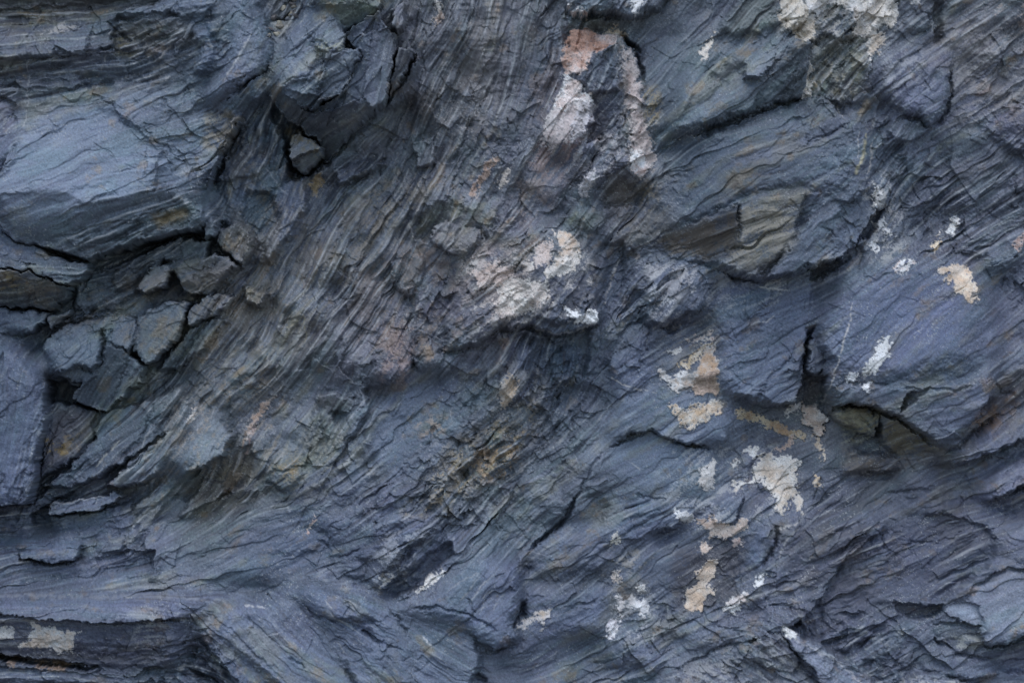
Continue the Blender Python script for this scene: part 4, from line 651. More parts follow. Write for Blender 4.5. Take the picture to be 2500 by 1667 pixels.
VEINS = [
 ([(1358,817),(1400,808),(1455,791)],2.6,WHITE,0.8), ([(1300,800),(1340,812),(1358,817)],2,CREAM,0.5), ([(1900,1530),(1908,1548)],2,WHITE,0.5),
 ([(622,90),(600,130),(575,175),(558,205)],1.6,VEIN,0.8), ([(78,150),(80,230),(75,290),(68,320)],1.3,VEIN,0.5), ([(280,135),(262,165),(240,195)],1.6,VEIN,0.55), ([(425,118),(410,130),(398,150)],2,CREAM,0.6), ([(420,190),(405,205),(395,210)],2,VEIN,0.6),
 ([(2010,985),(2030,900),(2060,800),(2070,740)],2.0,CREAM,0.75), ([(2110,322),(2095,390),(2080,430)],5,(0.46,0.42,0.28),0.9), ([(2128,340),(2120,400),(2110,430)],2.5,CREAM,0.8), ([(2090,330),(2080,400)],1.3,CREAM,0.5),
 ([(1490,920),(1540,948),(1600,958)],1.6,CREAM,0.7), ([(1515,625),(1500,660),(1485,700),(1475,740)],2.2,CREAM,0.7), ([(1530,760),(1540,715)],2.2,VEIN,0.5), ([(2046,260),(2050,300)],2,CREAM,0.7),
 ([(1150,60),(1135,120)],2,VEIN,0.4), ([(1215,170),(1190,210),(1155,280),(1110,340)],2,VEIN,0.6), ([(700,800),(742,770),(744,840)],2,(0.38,0.34,0.22),0.6), ([(598,1110),(630,1000),(668,970)],3,PINKC,0.7), ([(585,1100),(600,1050),(640,1000)],2.5,(0.45,0.33,0.24),0.8),
 ([(0,1446),(200,1450),(400,1448),(540,1458)],5,(0.30,0.31,0.34),0.4), ([(605,1470),(650,1480)],3,WHITE,0.6), ([(800,1460),(816,1480)],2,VEIN,0.6), ([(855,1455),(868,1475)],2,VEIN,0.6), ([(1035,1545),(1060,1570)],2.2,WHITE,0.6), ([(825,1560),(850,1590)],2,VEIN,0.5),  # first line paints the lit top edge of the long ledge; others are veins
 ([(1170,1400),(1140,1440),(1120,1460)],1.8,VEIN,0.5), ([(1200,1400),(1170,1430),(1150,1470)],1.8,VEIN,0.5), ([(1210,1420),(1185,1450),(1175,1490)],1.8,VEIN,0.5), ([(1230,1440),(1205,1480)],1.8,VEIN,0.4), ([(1090,1440),(1130,1410),(1170,1390)],1.6,VEIN,0.4),
 ([(1910,1530),(1950,1560),(2030,1600),(2100,1660)],3,(0.44,0.44,0.46),0.7), ([(1340,1600),(1360,1590)],2,VEIN,0.4), ([(560,960),(470,1060),(400,1150),(330,1210)],2.5,(0.34,0.34,0.34),0.6), ([(520,960),(430,1060),(370,1130)],2.5,(0.32,0.33,0.33),0.5), ([(290,1075),(260,1105),(230,1140)],3,(0.4,0.4,0.36),0.7), ([(380,1030),(330,1110),(270,1180)],2,VEIN,0.5),
 ([(640,400),(700,480),(690,560),(620,670)],2.5,(0.32,0.33,0.36),0.5), ([(720,560),(745,490)],2,VEIN,0.4), ([(1180,350),(1120,440),(1085,500)],2.5,(0.30,0.30,0.28),0.5), ([(2500,1130),(2420,1180)],2,VEIN,0.3), ([(700,170),(690,220)],1.5,VEIN,0.3), ([(1900,1290),(1930,1280),(1950,1275)],3,CREAM,0.6), ([(1900,1360),(1920,1310),(1945,1290)],3,GREYW,0.7),
 ([(845,1050),(850,1160)],1.2,VEIN,0.2), ([(1098,1000),(1106,1030)],1.2,VEIN,0.5), ([(1540,1125),(1560,1145)],1.6,VEIN,0.6), ([(1680,1140),(1690,1125)],1.6,VEIN,0.5), ([(1830,790),(1870,785),(1890,770)],2.0,WHITE,0.6), ([(1850,700),(1920,710)],2.4,WHITE,0.6),
 ([(600,1160),(640,1180),(740,1140)],1.5,VEIN,0.3), ([(120,1232),(200,1222),(270,1205)],2.2,(0.34,0.36,0.38),0.6),
]
# ------------------------------------------------------------------ crust: label, outline, colour a, colour b, cover, thickness, grain
CRUSTS = [
 ("broken white crust", [(1200,690),(1260,678),(1335,698),(1342,735),(1290,742),(1228,726)], (0.54,0.51,0.47), (0.46,0.40,0.36), 0.46, 1.5, 0.6),
 (None, [(1300,600),(1340,588),(1346,642),(1308,652)], (0.48,0.42,0.39), (0.44,0.36,0.32), 0.46, 1.5, 0.5),
 (None, [(1150,662),(1210,640),(1262,655),(1242,692),(1170,702)], (0.46,0.40,0.37), (0.40,0.32,0.28), 0.44, 1.5, 0.5),
 ("pinkish grey crust along the pillar's right flank", [(1520,108),(1548,140),(1562,200),(1563,290),(1586,330),(1592,400),(1562,432),(1545,380),(1533,280),(1522,190)], (0.44,0.40,0.38), (0.36,0.30,0.28), 0.5, 1.5, 0.7),
 (None, [(1330,290),(1375,250),(1440,255),(1402,330),(1350,372),(1322,352)], (0.46,0.43,0.42), (0.38,0.33,0.32), 0.45, 1.5, 0.6),
 (None, [(1240,905),(1262,930),(1255,975),(1225,1000),(1215,960)], (0.42,0.38,0.34), (0.38,0.30,0.22), 0.42, 1.2, 0.5),
 ("cream and orange crust patch", [(2288,656),(2320,650),(2352,652),(2360,675),(2372,690),(2370,715),(2362,725),(2378,728),(2350,734),(2338,720),(2322,712),(2318,690),(2300,686),(2318,672),(2290,664)], (0.56, 0.48, 0.40), (0.48, 0.36, 0.26), 0.72, 2.0, 0.9),
 ("grey-white smear", [(2166,820),(2168,832),(2152,850),(2155,865),(2135,895),(2100,918),(2093,910),(2110,885),(2130,865),(2135,840)], WHITE, (0.48, 0.48, 0.46), 0.62, 1.2, 0.8),
 (None, [(2060,920),(2078,910),(2078,925),(2065,932)], WHITE, CREAM, 0.62, 1.2, 0.8),
 (None, [(2094,938),(2115,936),(2105,950),(2094,948)], WHITE, CREAM, 0.65, 1.2, 0.8),
 (None, [(2172,664),(2190,645),(2225,636),(2228,645),(2205,655),(2195,666)], WHITE, PINKC, 0.6, 1.2, 0.8),
 ("pink crust with a white rim", [(1395,80),(1414,73),(1464,84),(1498,92),(1495,111),(1445,134),(1433,149),(1430,176),(1388,184),(1372,153),(1384,115)], (0.52, 0.45, 0.42), (0.40, 0.24, 0.18), 0.72, 2.5, 1.1),
 (None, [(1376,185),(1405,195),(1420,220),(1415,235),(1445,232),(1450,252),(1400,255),(1380,270),(1352,268),(1355,245),(1375,235)], WHITE, (0.47, 0.39, 0.36), 0.62, 2.0, 0.8),
 (None, [(1410,260),(1450,252),(1446,290),(1425,330),(1395,350),(1400,300)], (0.42, 0.40, 0.42), (0.31, 0.29, 0.29), 0.45, 1.5, 0.7),
 (None, [(1535,360),(1570,380),(1585,420),(1560,440),(1540,420)], WHITE, PINKC, 0.45, 1.5, 0.6),
 (None, [(1408,452),(1440,425),(1450,418),(1455,435),(1425,485),(1418,480)], (0.48, 0.46, 0.48), GREYW, 0.42, 1.2, 0.6),
 ("branching cream crust", [(1355,565),(1380,570),(1405,590),(1412,630),(1400,660),(1360,680),(1330,690),(1330,665),(1350,640),(1370,610)], CREAM, (0.46, 0.36, 0.28), 0.66, 2.0, 0.8),
 (None, [(1220,730),(1270,725),(1305,740),(1300,760),(1260,750),(1225,765)], (0.52, 0.51, 0.46), CREAM, 0.68, 2.0, 0.8),
 ("white flake on the lump's lower corner", [(1375,750),(1395,760),(1420,775),(1432,762),(1448,760),(1454,785),(1440,790),(1410,785),(1385,772)], (0.64, 0.64, 0.63), WHITE, 0.7, 2.0, 0.8),
 (None, [(1265,640),(1300,640),(1300,660),(1275,665)], (0.48, 0.41, 0.37), CREAM, 0.6, 1.5, 0.6),
 (None, [(1200,740),(1230,720),(1300,720),(1320,750),(1260,775),(1210,765)], (0.46, 0.39, 0.35), CREAM, 0.48, 1.5, 0.5),
 ("white and brown crust wedge", [(1603,905),(1612,895),(1640,925),(1660,900),(1690,915),(1700,895),(1720,850),(1740,845),(1748,880),(1748,925),(1700,930),(1690,950),(1660,952),(1625,935)], (0.54, 0.52, 0.50), (0.40, 0.28, 0.19), 0.56, 2.5, 0.8),
 ("orange-brown flat chip", [(1692,925),(1748,910),(1748,962),(1700,958),(1690,945)], (0.35, 0.27, 0.21), (0.42, 0.32, 0.26), 0.8, 2.0, 1.0),
 (None, [(1660,890),(1690,865),(1710,845),(1735,835),(1700,880),(1672,905)], (0.48, 0.38, 0.25), CREAM, 0.45, 2.0, 0.6),
 (None, [(1634,856),(1660,850),(1660,862),(1640,866)], CREAM, WHITE, 0.6, 1.5, 0.7),
 (None, [(1670,830),(1700,822),(1740,810),(1742,825),(1700,838)], CREAM, PINKC, 0.45, 1.5, 0.6),
 ("ragged orange and cream fringe", [(1630,988),(1660,1000),(1720,985),(1745,978),(1765,990),(1740,1012),(1690,1040),(1665,1040),(1655,1015)], (0.52, 0.49, 0.44), (0.42, 0.31, 0.21), 0.56, 2.5, 0.6),
 ("knotted yellow-brown vein of crust", [(1795,1000),(1830,1008),(1880,1025),(1930,1050),(1970,1062),(1965,1072),(1920,1062),(1870,1038),(1800,1015)], (0.46, 0.39, 0.28), (0.33, 0.22, 0.13), 0.55, 4.0, 0.6),
 ("cream lump of crust", [(1965,988),(1992,988),(2010,1005),(2026,1025),(2014,1052),(1992,1055),(1966,1030)], (0.58, 0.57, 0.55), (0.48, 0.39, 0.33), 0.7, 9.0, 0.8),
 (None, [(1920,1000),(1950,985),(1960,992),(1935,1010),(1922,1018)], WHITE, GREYW, 0.5, 1.5, 0.6),
 (None, [(1890,1098),(1920,1090),(1938,1062),(1936,1082),(1915,1102)], (0.46, 0.34, 0.27), PINKC, 0.5, 1.5, 0.7),
 (None, [(1995,1060),(2012,1100),(2010,1125),(2002,1100),(1990,1075)], (0.44, 0.35, 0.26), CREAM, 0.5, 1.5, 0.7),
 (None, [(1988,1160),(1998,1165),(2000,1190),(1988,1185)], (0.48, 0.36, 0.24), CREAM, 0.55, 1.5, 0.7),
 ("big sprawling cream crust", [(1785,1172),(1820,1175),(1850,1140),(1860,1112),(1880,1105),(1910,1120),(1920,1112),(1945,1118),(1952,1145),(1940,1165),(1958,1220),(1955,1255),(1945,1245),(1930,1210),(1922,1225),(1915,1250),(1885,1235),(1895,1215),(1870,1195),(1865,1165),(1825,1185),(1795,1195)], (0.54, 0.52, 0.49), (0.46, 0.39, 0.32), 0.55, 2.5, 0.8),
 ("spindle of cream crust", [(1745,1118),(1750,1130),(1740,1160),(1735,1190),(1715,1192),(1700,1185),(1712,1150),(1725,1135)], (0.52, 0.50, 0.48), (0.42, 0.37, 0.33), 0.58, 2.0, 0.7),
 (None, [(1816,1096),(1830,1092),(1852,1102),(1845,1110),(1820,1106)], CREAM, WHITE, 0.6, 1.5, 0.7),
 (None, [(1790,1130),(1800,1118),(1802,1130),(1792,1140)], CREAM, WHITE, 0.5, 1.5, 0.7),
 ("pinkish brown fan of crust", [(1700,1270),(1735,1260),(1770,1275),(1780,1282),(1820,1268),(1818,1285),(1780,1305),(1765,1315),(1735,1310),(1742,1290),(1715,1285)], (0.48, 0.41, 0.36), (0.35, 0.26, 0.21), 0.58, 2.0, 0.7),
 (None, [(1712,1328),(1725,1320),(1733,1330),(1720,1345),(1706,1350)], (0.46, 0.36, 0.30), CREAM, 0.65, 1.5, 0.8),
 (None, [(1790,1318),(1804,1318),(1808,1332),(1795,1330)], (0.46, 0.39, 0.36), PINKC, 0.55, 1.5, 0.8),
 ("lizard-shaped orange and white patch", [(1752,1370),(1742,1382),(1738,1405),(1725,1420),(1722,1430),(1742,1436),(1742,1450),(1730,1440),(1718,1445),(1716,1470),(1690,1485),(1672,1480),(1680,1460),(1684,1438),(1700,1436),(1705,1415),(1695,1405),(1710,1398),(1735,1372)], (0.54, 0.47, 0.40), (0.46, 0.35, 0.26), 0.8, 2.0, 1.0),
 (None, [(1762,1480),(1790,1455),(1815,1440),(1824,1445),(1815,1465),(1790,1470),(1775,1482)], WHITE, (0.46, 0.39, 0.36), 0.6, 1.5, 0.8),
 (None, [(1835,1415),(1855,1400),(1866,1402),(1858,1418),(1840,1425)], WHITE, CREAM, 0.6, 1.5, 0.8),
 (None, [(1782,1484),(1798,1476),(1796,1488),(1784,1490)], WHITE, CREAM, 0.6, 1.5, 0.8),
 (None, [(1648,1250),(1665,1240),(1690,1262),(1692,1272),(1670,1275),(1652,1262)], WHITE, GREYW, 0.45, 1.5, 0.6),
 ("white branching flecks", [(1500,1455),(1512,1455),(1520,1475),(1545,1458),(1575,1460),(1580,1475),(1572,1505),(1560,1480),(1525,1480),(1512,1500)], (0.54, 0.54, 0.54), (0.47, 0.44, 0.43), 0.58, 1.5, 0.7),
 (None, [(1486,1512),(1500,1505),(1505,1520),(1518,1510),(1508,1530),(1500,1550),(1483,1545)], (0.48, 0.45, 0.48), WHITE, 0.62, 1.5, 0.7),
 (None, [(1555,1430),(1575,1428),(1575,1440),(1560,1442)], WHITE, CREAM, 0.6, 1.5, 0.7),
 (None, [(1490,1395),(1512,1392),(1516,1415),(1496,1422)], (0.46, 0.39, 0.34), CREAM, 0.45, 1.5, 0.5),
 (None, [(1492,1315),(1506,1305),(1505,1320),(1494,1330)], (0.46, 0.44, 0.37), CREAM, 0.5, 1.5, 0.5),
 ("curl of grey-white crust", [(1270,1525),(1290,1505),(1320,1492),(1345,1486),(1344,1502),(1330,1510),(1322,1528),(1318,1505),(1295,1512),(1282,1530)], (0.46, 0.44, 0.43), (0.40, 0.32, 0.25), 0.6, 2.0, 0.7),
 ("white splinter of quartz", [(1080,1383),(1085,1390),(1060,1418),(1020,1440),(1017,1438),(1050,1405)], WHITE, (0.50, 0.47, 0.43), 0.62, 1.5, 0.8),
 (None, [(938,1405),(958,1402),(952,1415),(938,1425),(934,1435)], WHITE, CREAM, 0.55, 1.5, 0.7),
 (None, [(752,1290),(765,1265),(772,1255),(774,1262),(765,1280),(755,1294)], CREAM, PINKC, 0.55, 1.2, 0.7),
 ("grey and cream crust patch on the dark underside", [(95,1515),(140,1528),(160,1535),(205,1532),(195,1560),(190,1590),(165,1580),(130,1575),(65,1568),(90,1550)], (0.44, 0.44, 0.43), (0.42, 0.35, 0.29), 0.62, 1.5, 0.9),
 (None, [(5,1525),(35,1520),(48,1530),(40,1550),(0,1545)], (0.44, 0.43, 0.42), CREAM, 0.6, 1.2, 0.8),
 ("white wedge of crust", [(1968,148),(1974,190),(1982,228),(1958,243),(1960,215),(1967,185)], (0.60, 0.57, 0.51), CREAM, 0.75, 1.5, 1.0),
 ("cream crust with dark pits", [(1902,0),(1940,-20),(1965,25),(1985,45),(1980,80),(1985,100),(1950,95),(1915,75),(1898,50)], (0.52, 0.49, 0.44), (0.44, 0.39, 0.32), 0.62, 3.0, 1.0),
 ("white crust", [(1955,-30),(2180,-40),(2182,40),(2175,70),(2150,60),(2130,75),(2110,92),(2080,88),(2085,50),(2060,10),(2020,8),(1995,40),(1975,28)], (0.58, 0.57, 0.56), (0.50, 0.46, 0.41), 0.62, 3.0, 1.1),
 (None, [(2190,-40),(2260,-40),(2240,15),(2215,12)], (0.56, 0.55, 0.54), CREAM, 0.6, 2.0, 0.9),
 (None, [(2110,60),(2160,90),(2140,130),(2115,150)], CREAM, (0.40, 0.34, 0.28), 0.42, 2.0, 0.6),
 (None, [(2125,452),(2145,460),(2140,495),(2128,500)], WHITE, CREAM, 0.55, 2.0, 0.7),
 (None, [(2130,540),(2155,540),(2172,570),(2160,575),(2145,560),(2132,570)], WHITE, CREAM, 0.5, 2.0, 0.6),
 (None, [(2120,600),(2135,585),(2142,610),(2125,625)], WHITE, CREAM, 0.5, 2.0, 0.6),
 (None, [(2330,535),(2340,530),(2326,575),(2318,570)], CREAM, WHITE, 0.6, 1.2, 0.8),
 (None, [(2272,605),(2290,580),(2300,572),(2285,605),(2275,615)], (0.46, 0.36, 0.24), CREAM, 0.5, 1.5, 0.7),
 (None, [(2470,600),(2500,560),(2500,585),(2475,615)], (0.44, 0.36, 0.32), PINKC, 0.5, 1.5, 0.7),
 ("orange streak of crust", [(1145,475),(1175,425),(1200,385),(1212,388),(1185,435),(1158,480)], (0.37, 0.28, 0.23), (0.31, 0.22, 0.18), 0.66, 1.5, 0.9),
 (None, [(1212,450),(1230,428),(1248,412),(1245,425),(1222,458)], (0.46, 0.40, 0.35), CREAM, 0.48, 1.2, 0.6),
 ("hanging white and brown crust", [(1062,0),(1078,10),(1078,50),(1062,70),(1056,50),(1066,30)], (0.52, 0.49, 0.45), (0.44, 0.35, 0.30), 0.6, 3.0, 0.7),
 ("yellow ochre smear", [(760,435),(785,428),(780,445),(770,455),(765,475),(760,465),(757,445)], (0.37, 0.29, 0.19), OCH, 0.7, 1.0, 0.8),
 (None, [(1535,15),(1560,0),(1570,10),(1545,45),(1540,30)], WHITE, GREYW, 0.55, 1.5, 0.6),
 (None, [(1390,25),(1430,35),(1435,45),(1400,42)], WHITE, PINKC, 0.45, 1.5, 0.6),
 (None, [(1490,70),(1500,66),(1535,85),(1520,100),(1500,88),(1470,86)], (0.44, 0.32, 0.21), CREAM, 0.5, 2.0, 0.6),
 (None, [(470,998),(480,992),(472,1020),(462,1025)], (0.46, 0.36, 0.29), CREAM, 0.55, 1.2, 0.7),
 ("pink-edged sliver of crust", [(598,1075),(610,1010),(640,985),(668,968),(650,1000),(625,1020),(605,1070)], (0.44, 0.36, 0.31), (0.37, 0.26, 0.20), 0.45, 1.5, 0.7),
 (None, [(1705,135),(1740,85),(1738,110),(1715,150)], (0.44, 0.39, 0.33), CREAM, 0.48, 1.2, 0.7),
 ("white chip on the dark ledge", [(1905,1525),(1925,1535),(1930,1545),(1912,1538)], (0.62, 0.61, 0.58), WHITE, 0.7, 1.5, 0.8),
]

STAINS += [
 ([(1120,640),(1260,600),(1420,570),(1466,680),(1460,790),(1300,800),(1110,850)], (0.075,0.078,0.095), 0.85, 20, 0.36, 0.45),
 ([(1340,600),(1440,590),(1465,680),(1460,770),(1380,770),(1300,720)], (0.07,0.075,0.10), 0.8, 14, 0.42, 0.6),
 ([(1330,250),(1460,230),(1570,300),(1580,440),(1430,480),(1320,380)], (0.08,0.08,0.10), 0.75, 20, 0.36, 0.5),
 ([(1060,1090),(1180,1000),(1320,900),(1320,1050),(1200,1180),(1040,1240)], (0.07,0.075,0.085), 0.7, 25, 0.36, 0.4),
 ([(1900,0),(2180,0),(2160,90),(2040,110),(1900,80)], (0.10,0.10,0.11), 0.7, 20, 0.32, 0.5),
 ([(900,640),(1100,560),(1110,800),(930,930)], (0.26,0.20,0.16), 0.5, 30, 0.32, 0.5),
 ([(420,960),(660,900),(760,1060),(560,1200),(400,1160)], (0.30,0.24,0.18), 0.5, 30, 0.27, 0.5),
 ([(880,430),(1060,400),(1040,560),(880,620)], (0.30,0.27,0.22), 0.5, 30, 0.33, 0.6),
]
# ------------------------------------------------------------------ edges that run on into the neighbouring rock without a gap
WELDS = [
 [(40,360),(62,335),(115,290),(268,250),(420,215),(520,240),(590,262)], [(560,-180),(556,60),(548,190),(500,248)], [(645,-100),(645,20)], [(690,130),(676,218)], [(720,68),(772,44),(814,57)],
 [(1612,330),(1640,240),(1690,150),(1740,112),(1850,122),(1905,84)], [(1600,595),(1598,540),(1615,450),(1650,380),(1690,350)], [(2098,296),(2126,340),(2130,430)],
 [(2118,232),(2128,145),(2205,120),(2302,136)], [(1990,770),(2050,690),(2105,645),(2170,628),(2290,622),(2392,672),(2425,740),(2445,850),(2425,940)],
 [(1750,950),(1748,700)], [(1700,400),(1880,352),(1990,350),(2060,330)], [(0,499),(80,562),(200,551),(306,523),(440,493),(500,484)], [(1095,760),(1115,690),(1140,640),(1200,606),(1300,578),(1350,558),(1440,600),(1466,660)],
 [(1378,160),(1372,240),(1330,290),(1320,352),(1380,385)], [(1420,490),(1450,480),(1540,440),(1594,400)], [(1600,640),(1650,634),(1742,690),(1746,745)],
 [(898,1060),(930,985),(1000,942),(1080,918),(1150,905),(1195,960),(1205,1040),(1120,1075),(1085,1130),(1060,1165),(960,1185),(912,1120),(898,1060)],
 [(1104,452),(1130,390),(1170,330),(1205,270),(1260,265),(1290,290),(1275,350),(1240,410),(1190,460),(1130,480)],
 [(1485,1170),(1550,1190),(1600,1202),(1690,1212),(1722,1192),(1762,1150),(1735,1100)], [(455,1300),(500,1282),(620,1240),(700,1218),(800,1240),(830,1290),(830,1360),(780,1400),(690,1425),(600,1430),(450,1425)],
 [(480,1500),(500,1478),(566,1464),(655,1470),(690,1440),(770,1412),(814,1430),(900,1460),(947,1478),(1030,1512),(1128,1516)], [(690,1440),(745,1470),(786,1511),(816,1576)], [(947,1478),(992,1540),(1012,1562),(1006,1700)],
 [(1018,1480),(1060,1440),(1094,1411),(1174,1352),(1243,1350)], [(1292,1440),(1350,1430),(1480,1418),(1494,1440),(1490,1500),(1470,1545),(1400,1556),(1300,1552)], [(1292,1345),(1490,1300),(1500,1340),(1482,1395),(1300,1415)],
 [(850,1335),(905,1290),(950,1265),(1040,1254)], [(1600,1680),(1640,1634),(1700,1614),(1800,1614)], [(2372,1217),(2428,1148),(2500,1114)], [(2448,1345),(2462,1296),(2502,1270)],
 [(-200,1441),(0,1441),(180,1444),(370,1445),(500,1450),(566,1462)], [(500,1476),(480,1500),(455,1560),(440,1622)], [(-200,815),(0,821),(50,842),(110,895)], [(420,1166),(432,1120),(478,1022),(517,1010)], [(1480,1075),(1500,960),(1600,940),(1740,980),(1790,1030)],
 [(925,920),(938,870),(958,805),(995,795)], [(1895,1290),(2060,1260),(2180,1260)], [(2310,1110),(2400,1050),(2600,950)], [(2238,1598),(2340,1592),(2420,1612)], [(1640,1350),(1720,1310),(1810,1330),(1810,1420),(1750,1490),(1660,1510),(1620,1440),(1640,1350)],
 [(465,1075),(430,1130)], [(-200,70),(0,68),(258,48)], [(-200,1330),(42,1322),(184,1304)], [(640,1150),(740,1120),(830,1110),(900,1150),(880,1210)], [(740,1260),(900,1260),(830,1340)],
]
STAINS += [
 ([(560,300),(760,420),(900,420),(1000,520),(900,700),(700,900),(560,1060),(420,1000),(560,700)], (0.20,0.165,0.115), 0.42, 60, 0.42, 1.6),
 ([(620,1060),(860,1020),(920,1160),(760,1220),(560,1240),(500,1180)], (0.21,0.19,0.14), 0.4, 50, 0.45, 1.4),
 ([(850,640),(1100,560),(1100,760),(960,940),(820,900)], (0.20,0.155,0.135), 0.45, 50, 0.42, 1.4),
 ([(1000,20),(1180,0),(1250,300),(1100,450),(980,330)], (0.19,0.165,0.15), 0.45, 60, 0.42, 1.4),
 ([(0,620),(220,690),(560,620),(640,720),(420,860),(120,780)], (0.17,0.135,0.095), 0.45, 40, 0.42, 1.4),
 ([(280,60),(540,40),(520,180),(300,220)], (0.13,0.115,0.09), 0.4, 40, 0.45, 1.2),
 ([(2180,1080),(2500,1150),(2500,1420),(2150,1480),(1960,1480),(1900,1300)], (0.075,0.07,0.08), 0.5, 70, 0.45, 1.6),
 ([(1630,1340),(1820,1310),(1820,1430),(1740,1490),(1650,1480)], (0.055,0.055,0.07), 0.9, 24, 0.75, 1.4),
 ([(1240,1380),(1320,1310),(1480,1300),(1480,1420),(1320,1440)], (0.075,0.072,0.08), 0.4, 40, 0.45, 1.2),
 ([(2150,60),(2560,0),(2560,360),(2350,420),(2300,200)], (0.24,0.215,0.20), 0.4, 70, 0.45, 1.4),
 ([(1480,420),(1640,440),(1640,620),(1500,620)], (0.20,0.17,0.13), 0.4, 40, 0.42, 1.2),
 ([(0,1520),(440,1540),(420,1620),(0,1610)], (0.07,0.065,0.065), 0.35, 20, 0.5, 1.2),  # shade of the recessed ledge front, painted in along with the stains
]
# ------------------------------------------------------------------ weld, then foliation, flakes, grain
m = np.zeros_like(H)
for pts in WELDS:
    sl = window(pts, 60)
    dd, _ = line_d(pts, XW[sl], YW[sl])
    m[sl] = np.maximum(m[sl], sstep(52, 14, dd))
H = H * (1 - m) + blur(H, 11) * m
TC, TS = blur(TC, 16), blur(TS, 16)
R = 0.25 * R + 0.75 * blur(R, 12)
TINT = [0.65 * q + 0.35 * blur(q, 6) for q in TINT]
ang = 0.5 * np.arctan2(TS, TC) + 0.09 * samp(T_BAND, X, Y, 32.0) + 0.045 * samp(T_BAND2, X, Y, 14.0)
DX, DY = np.cos(ang).astype(np.float32), -np.sin(ang).astype(np.float32)

def lic(tex, scale, smin, levels, sub):
    """noise smeared along the foliation, by doubling: each pass averages the field a step up and a step down the grain"""
    x = X[::sub, ::sub]; y = Y[::sub, ::sub]
    dx = DX[::sub, ::sub]; dy = DY[::sub, ::sub]
    ny, nx = x.shape; cell = STEP * sub
    f = samp(tex, x + 4000 + 0.31 * y, y + 4000 - 0.31 * x, scale)
    def at(g, px, py):
        u = np.clip((px - X0) / cell, 0, nx - 1.001); v = np.clip((py - Y0) / cell, 0, ny - 1.001)
        i = u.astype(np.int32); j = v.astype(np.int32); fu = u - i; fv = v - j
        return (g[j, i] * (1 - fu) + g[j, i + 1] * fu) * (1 - fv) + (g[j + 1, i] * (1 - fu) + g[j + 1, i + 1] * fu) * fv
    s = smin
    for k in range(levels):
        out = 0
        for sgn in (s, -s):
            mx, my = x + 0.5 * sgn * dx, y + 0.5 * sgn * dy
            i = np.clip(((mx - X0) / cell).astype(np.int32), 0, nx - 1); j = np.clip(((my - Y0) / cell).astype(np.int32), 0, ny - 1)
            out = out + at(f, x + sgn * dx[j, i], y + sgn * dy[j, i])
        f = out / 2; s *= 2
    acc = (f / f.std()).astype(np.float32)
    if sub > 1:
        iy = np.arange(NY) / sub; ix = np.arange(NX) / sub
        j = np.minimum(iy.astype(int), ny - 2); i = np.minimum(ix.astype(int), nx - 2)
        fy = np.clip(iy - j, 0, 1)[:, None].astype(np.float32); fx = np.clip(ix - i, 0, 1)[None, :].astype(np.float32)
        a = acc[j][:, i]; b = acc[j][:, i + 1]; c = acc[j + 1][:, i]; e = acc[j + 1][:, i + 1]
        acc = (a * (1 - fx) + b * fx) * (1 - fy) + (c * (1 - fx) + e * fx) * fy
        for q in range(2):                      # take the facets out of the interpolation
            for ax in (0, 1):
                s = acc.copy()
                for k in range(1, sub): s += np.roll(acc, k - (sub // 2 if q else 0), ax)
                acc = s / sub
    return acc

L_FINE = lic(T_WHITE, 1.7, 1.5, 6, 1)        # thin laminae
L_MID = lic(T_BAND, 0.8, 3.0, 6, 2)         # bands
L_WIDE = lic(T_BAND2, 2.3, 7.0, 5, 4)       # broad bands
L_FBM = lic(T_FBM, 1.2, 2.5, 6, 2)           # patchy tone drawn out along the grain
L_FBM2 = lic(T_FBM2, 1.0, 2.5, 5, 2)
print("lic", round(time.time() - T_START, 1))

def flakes(n, L, W, lift, tilt, seed):
    """overlapping plates lying along the foliation: upper envelope of tilted lozenges"""
    r = np.random.default_rng(seed)
    E = np.full(H.shape, -4 * lift, np.float32); ID = np.zeros(H.shape, np.float32)
    cx = r.uniform(X0, X1, n); cy = r.uniform(Y0, Y1, n)
    for k in range(n):
        s = math.exp(r.normal(0, 0.38))
        l = L * s; w = W * s * math.exp(r.normal(0, 0.25))
        e = max(l, w) * 1.05
        i0 = int((cx[k] - e - X0) / STEP); i1 = int((cx[k] + e - X0) / STEP) + 1
        j0 = int((cy[k] - e - Y0) / STEP); j1 = int((cy[k] + e - Y0) / STEP) + 1
        i0 = max(i0, 0); j0 = max(j0, 0)
        if i1 <= i0 or j1 <= j0: continue
        ci = min(NX - 1, int((cx[k] - X0) / STEP)); cj = min(NY - 1, int((cy[k] - Y0) / STEP))
        a, b = DX[cj, ci], DY[cj, ci]
        x = XH[j0:j1, i0:i1] - cx[k]; y = YH[j0:j1, i0:i1] - cy[k]
        u = x * a + y * b; v = -x * b + y * a            # v grows downwards
        sk = r.normal(0, 0.45)
        au = np.abs(u + sk * v) / l; av = np.abs(v) / w
        m = np.maximum(np.maximum(au, av), (au + av) * r.uniform(0.62, 0.85))
        a0 = r.normal(0, 1) * lift
        h = a0 + (tilt * (0.55 + r.normal(0, 0.6))) * v + tilt * 0.5 * r.normal(0, 1) * u * (w / l)
        h = h - np.where(m > 0.7, (m - 0.7) ** 2 * 6 * lift, 0)
        ev = E[j0:j1, i0:i1]
        q = (m < 1) & (h > ev)
        ev[q] = h[q]
        ID[j0:j1, i0:i1][q] = r.uniform(-1, 1)
    return E, ID

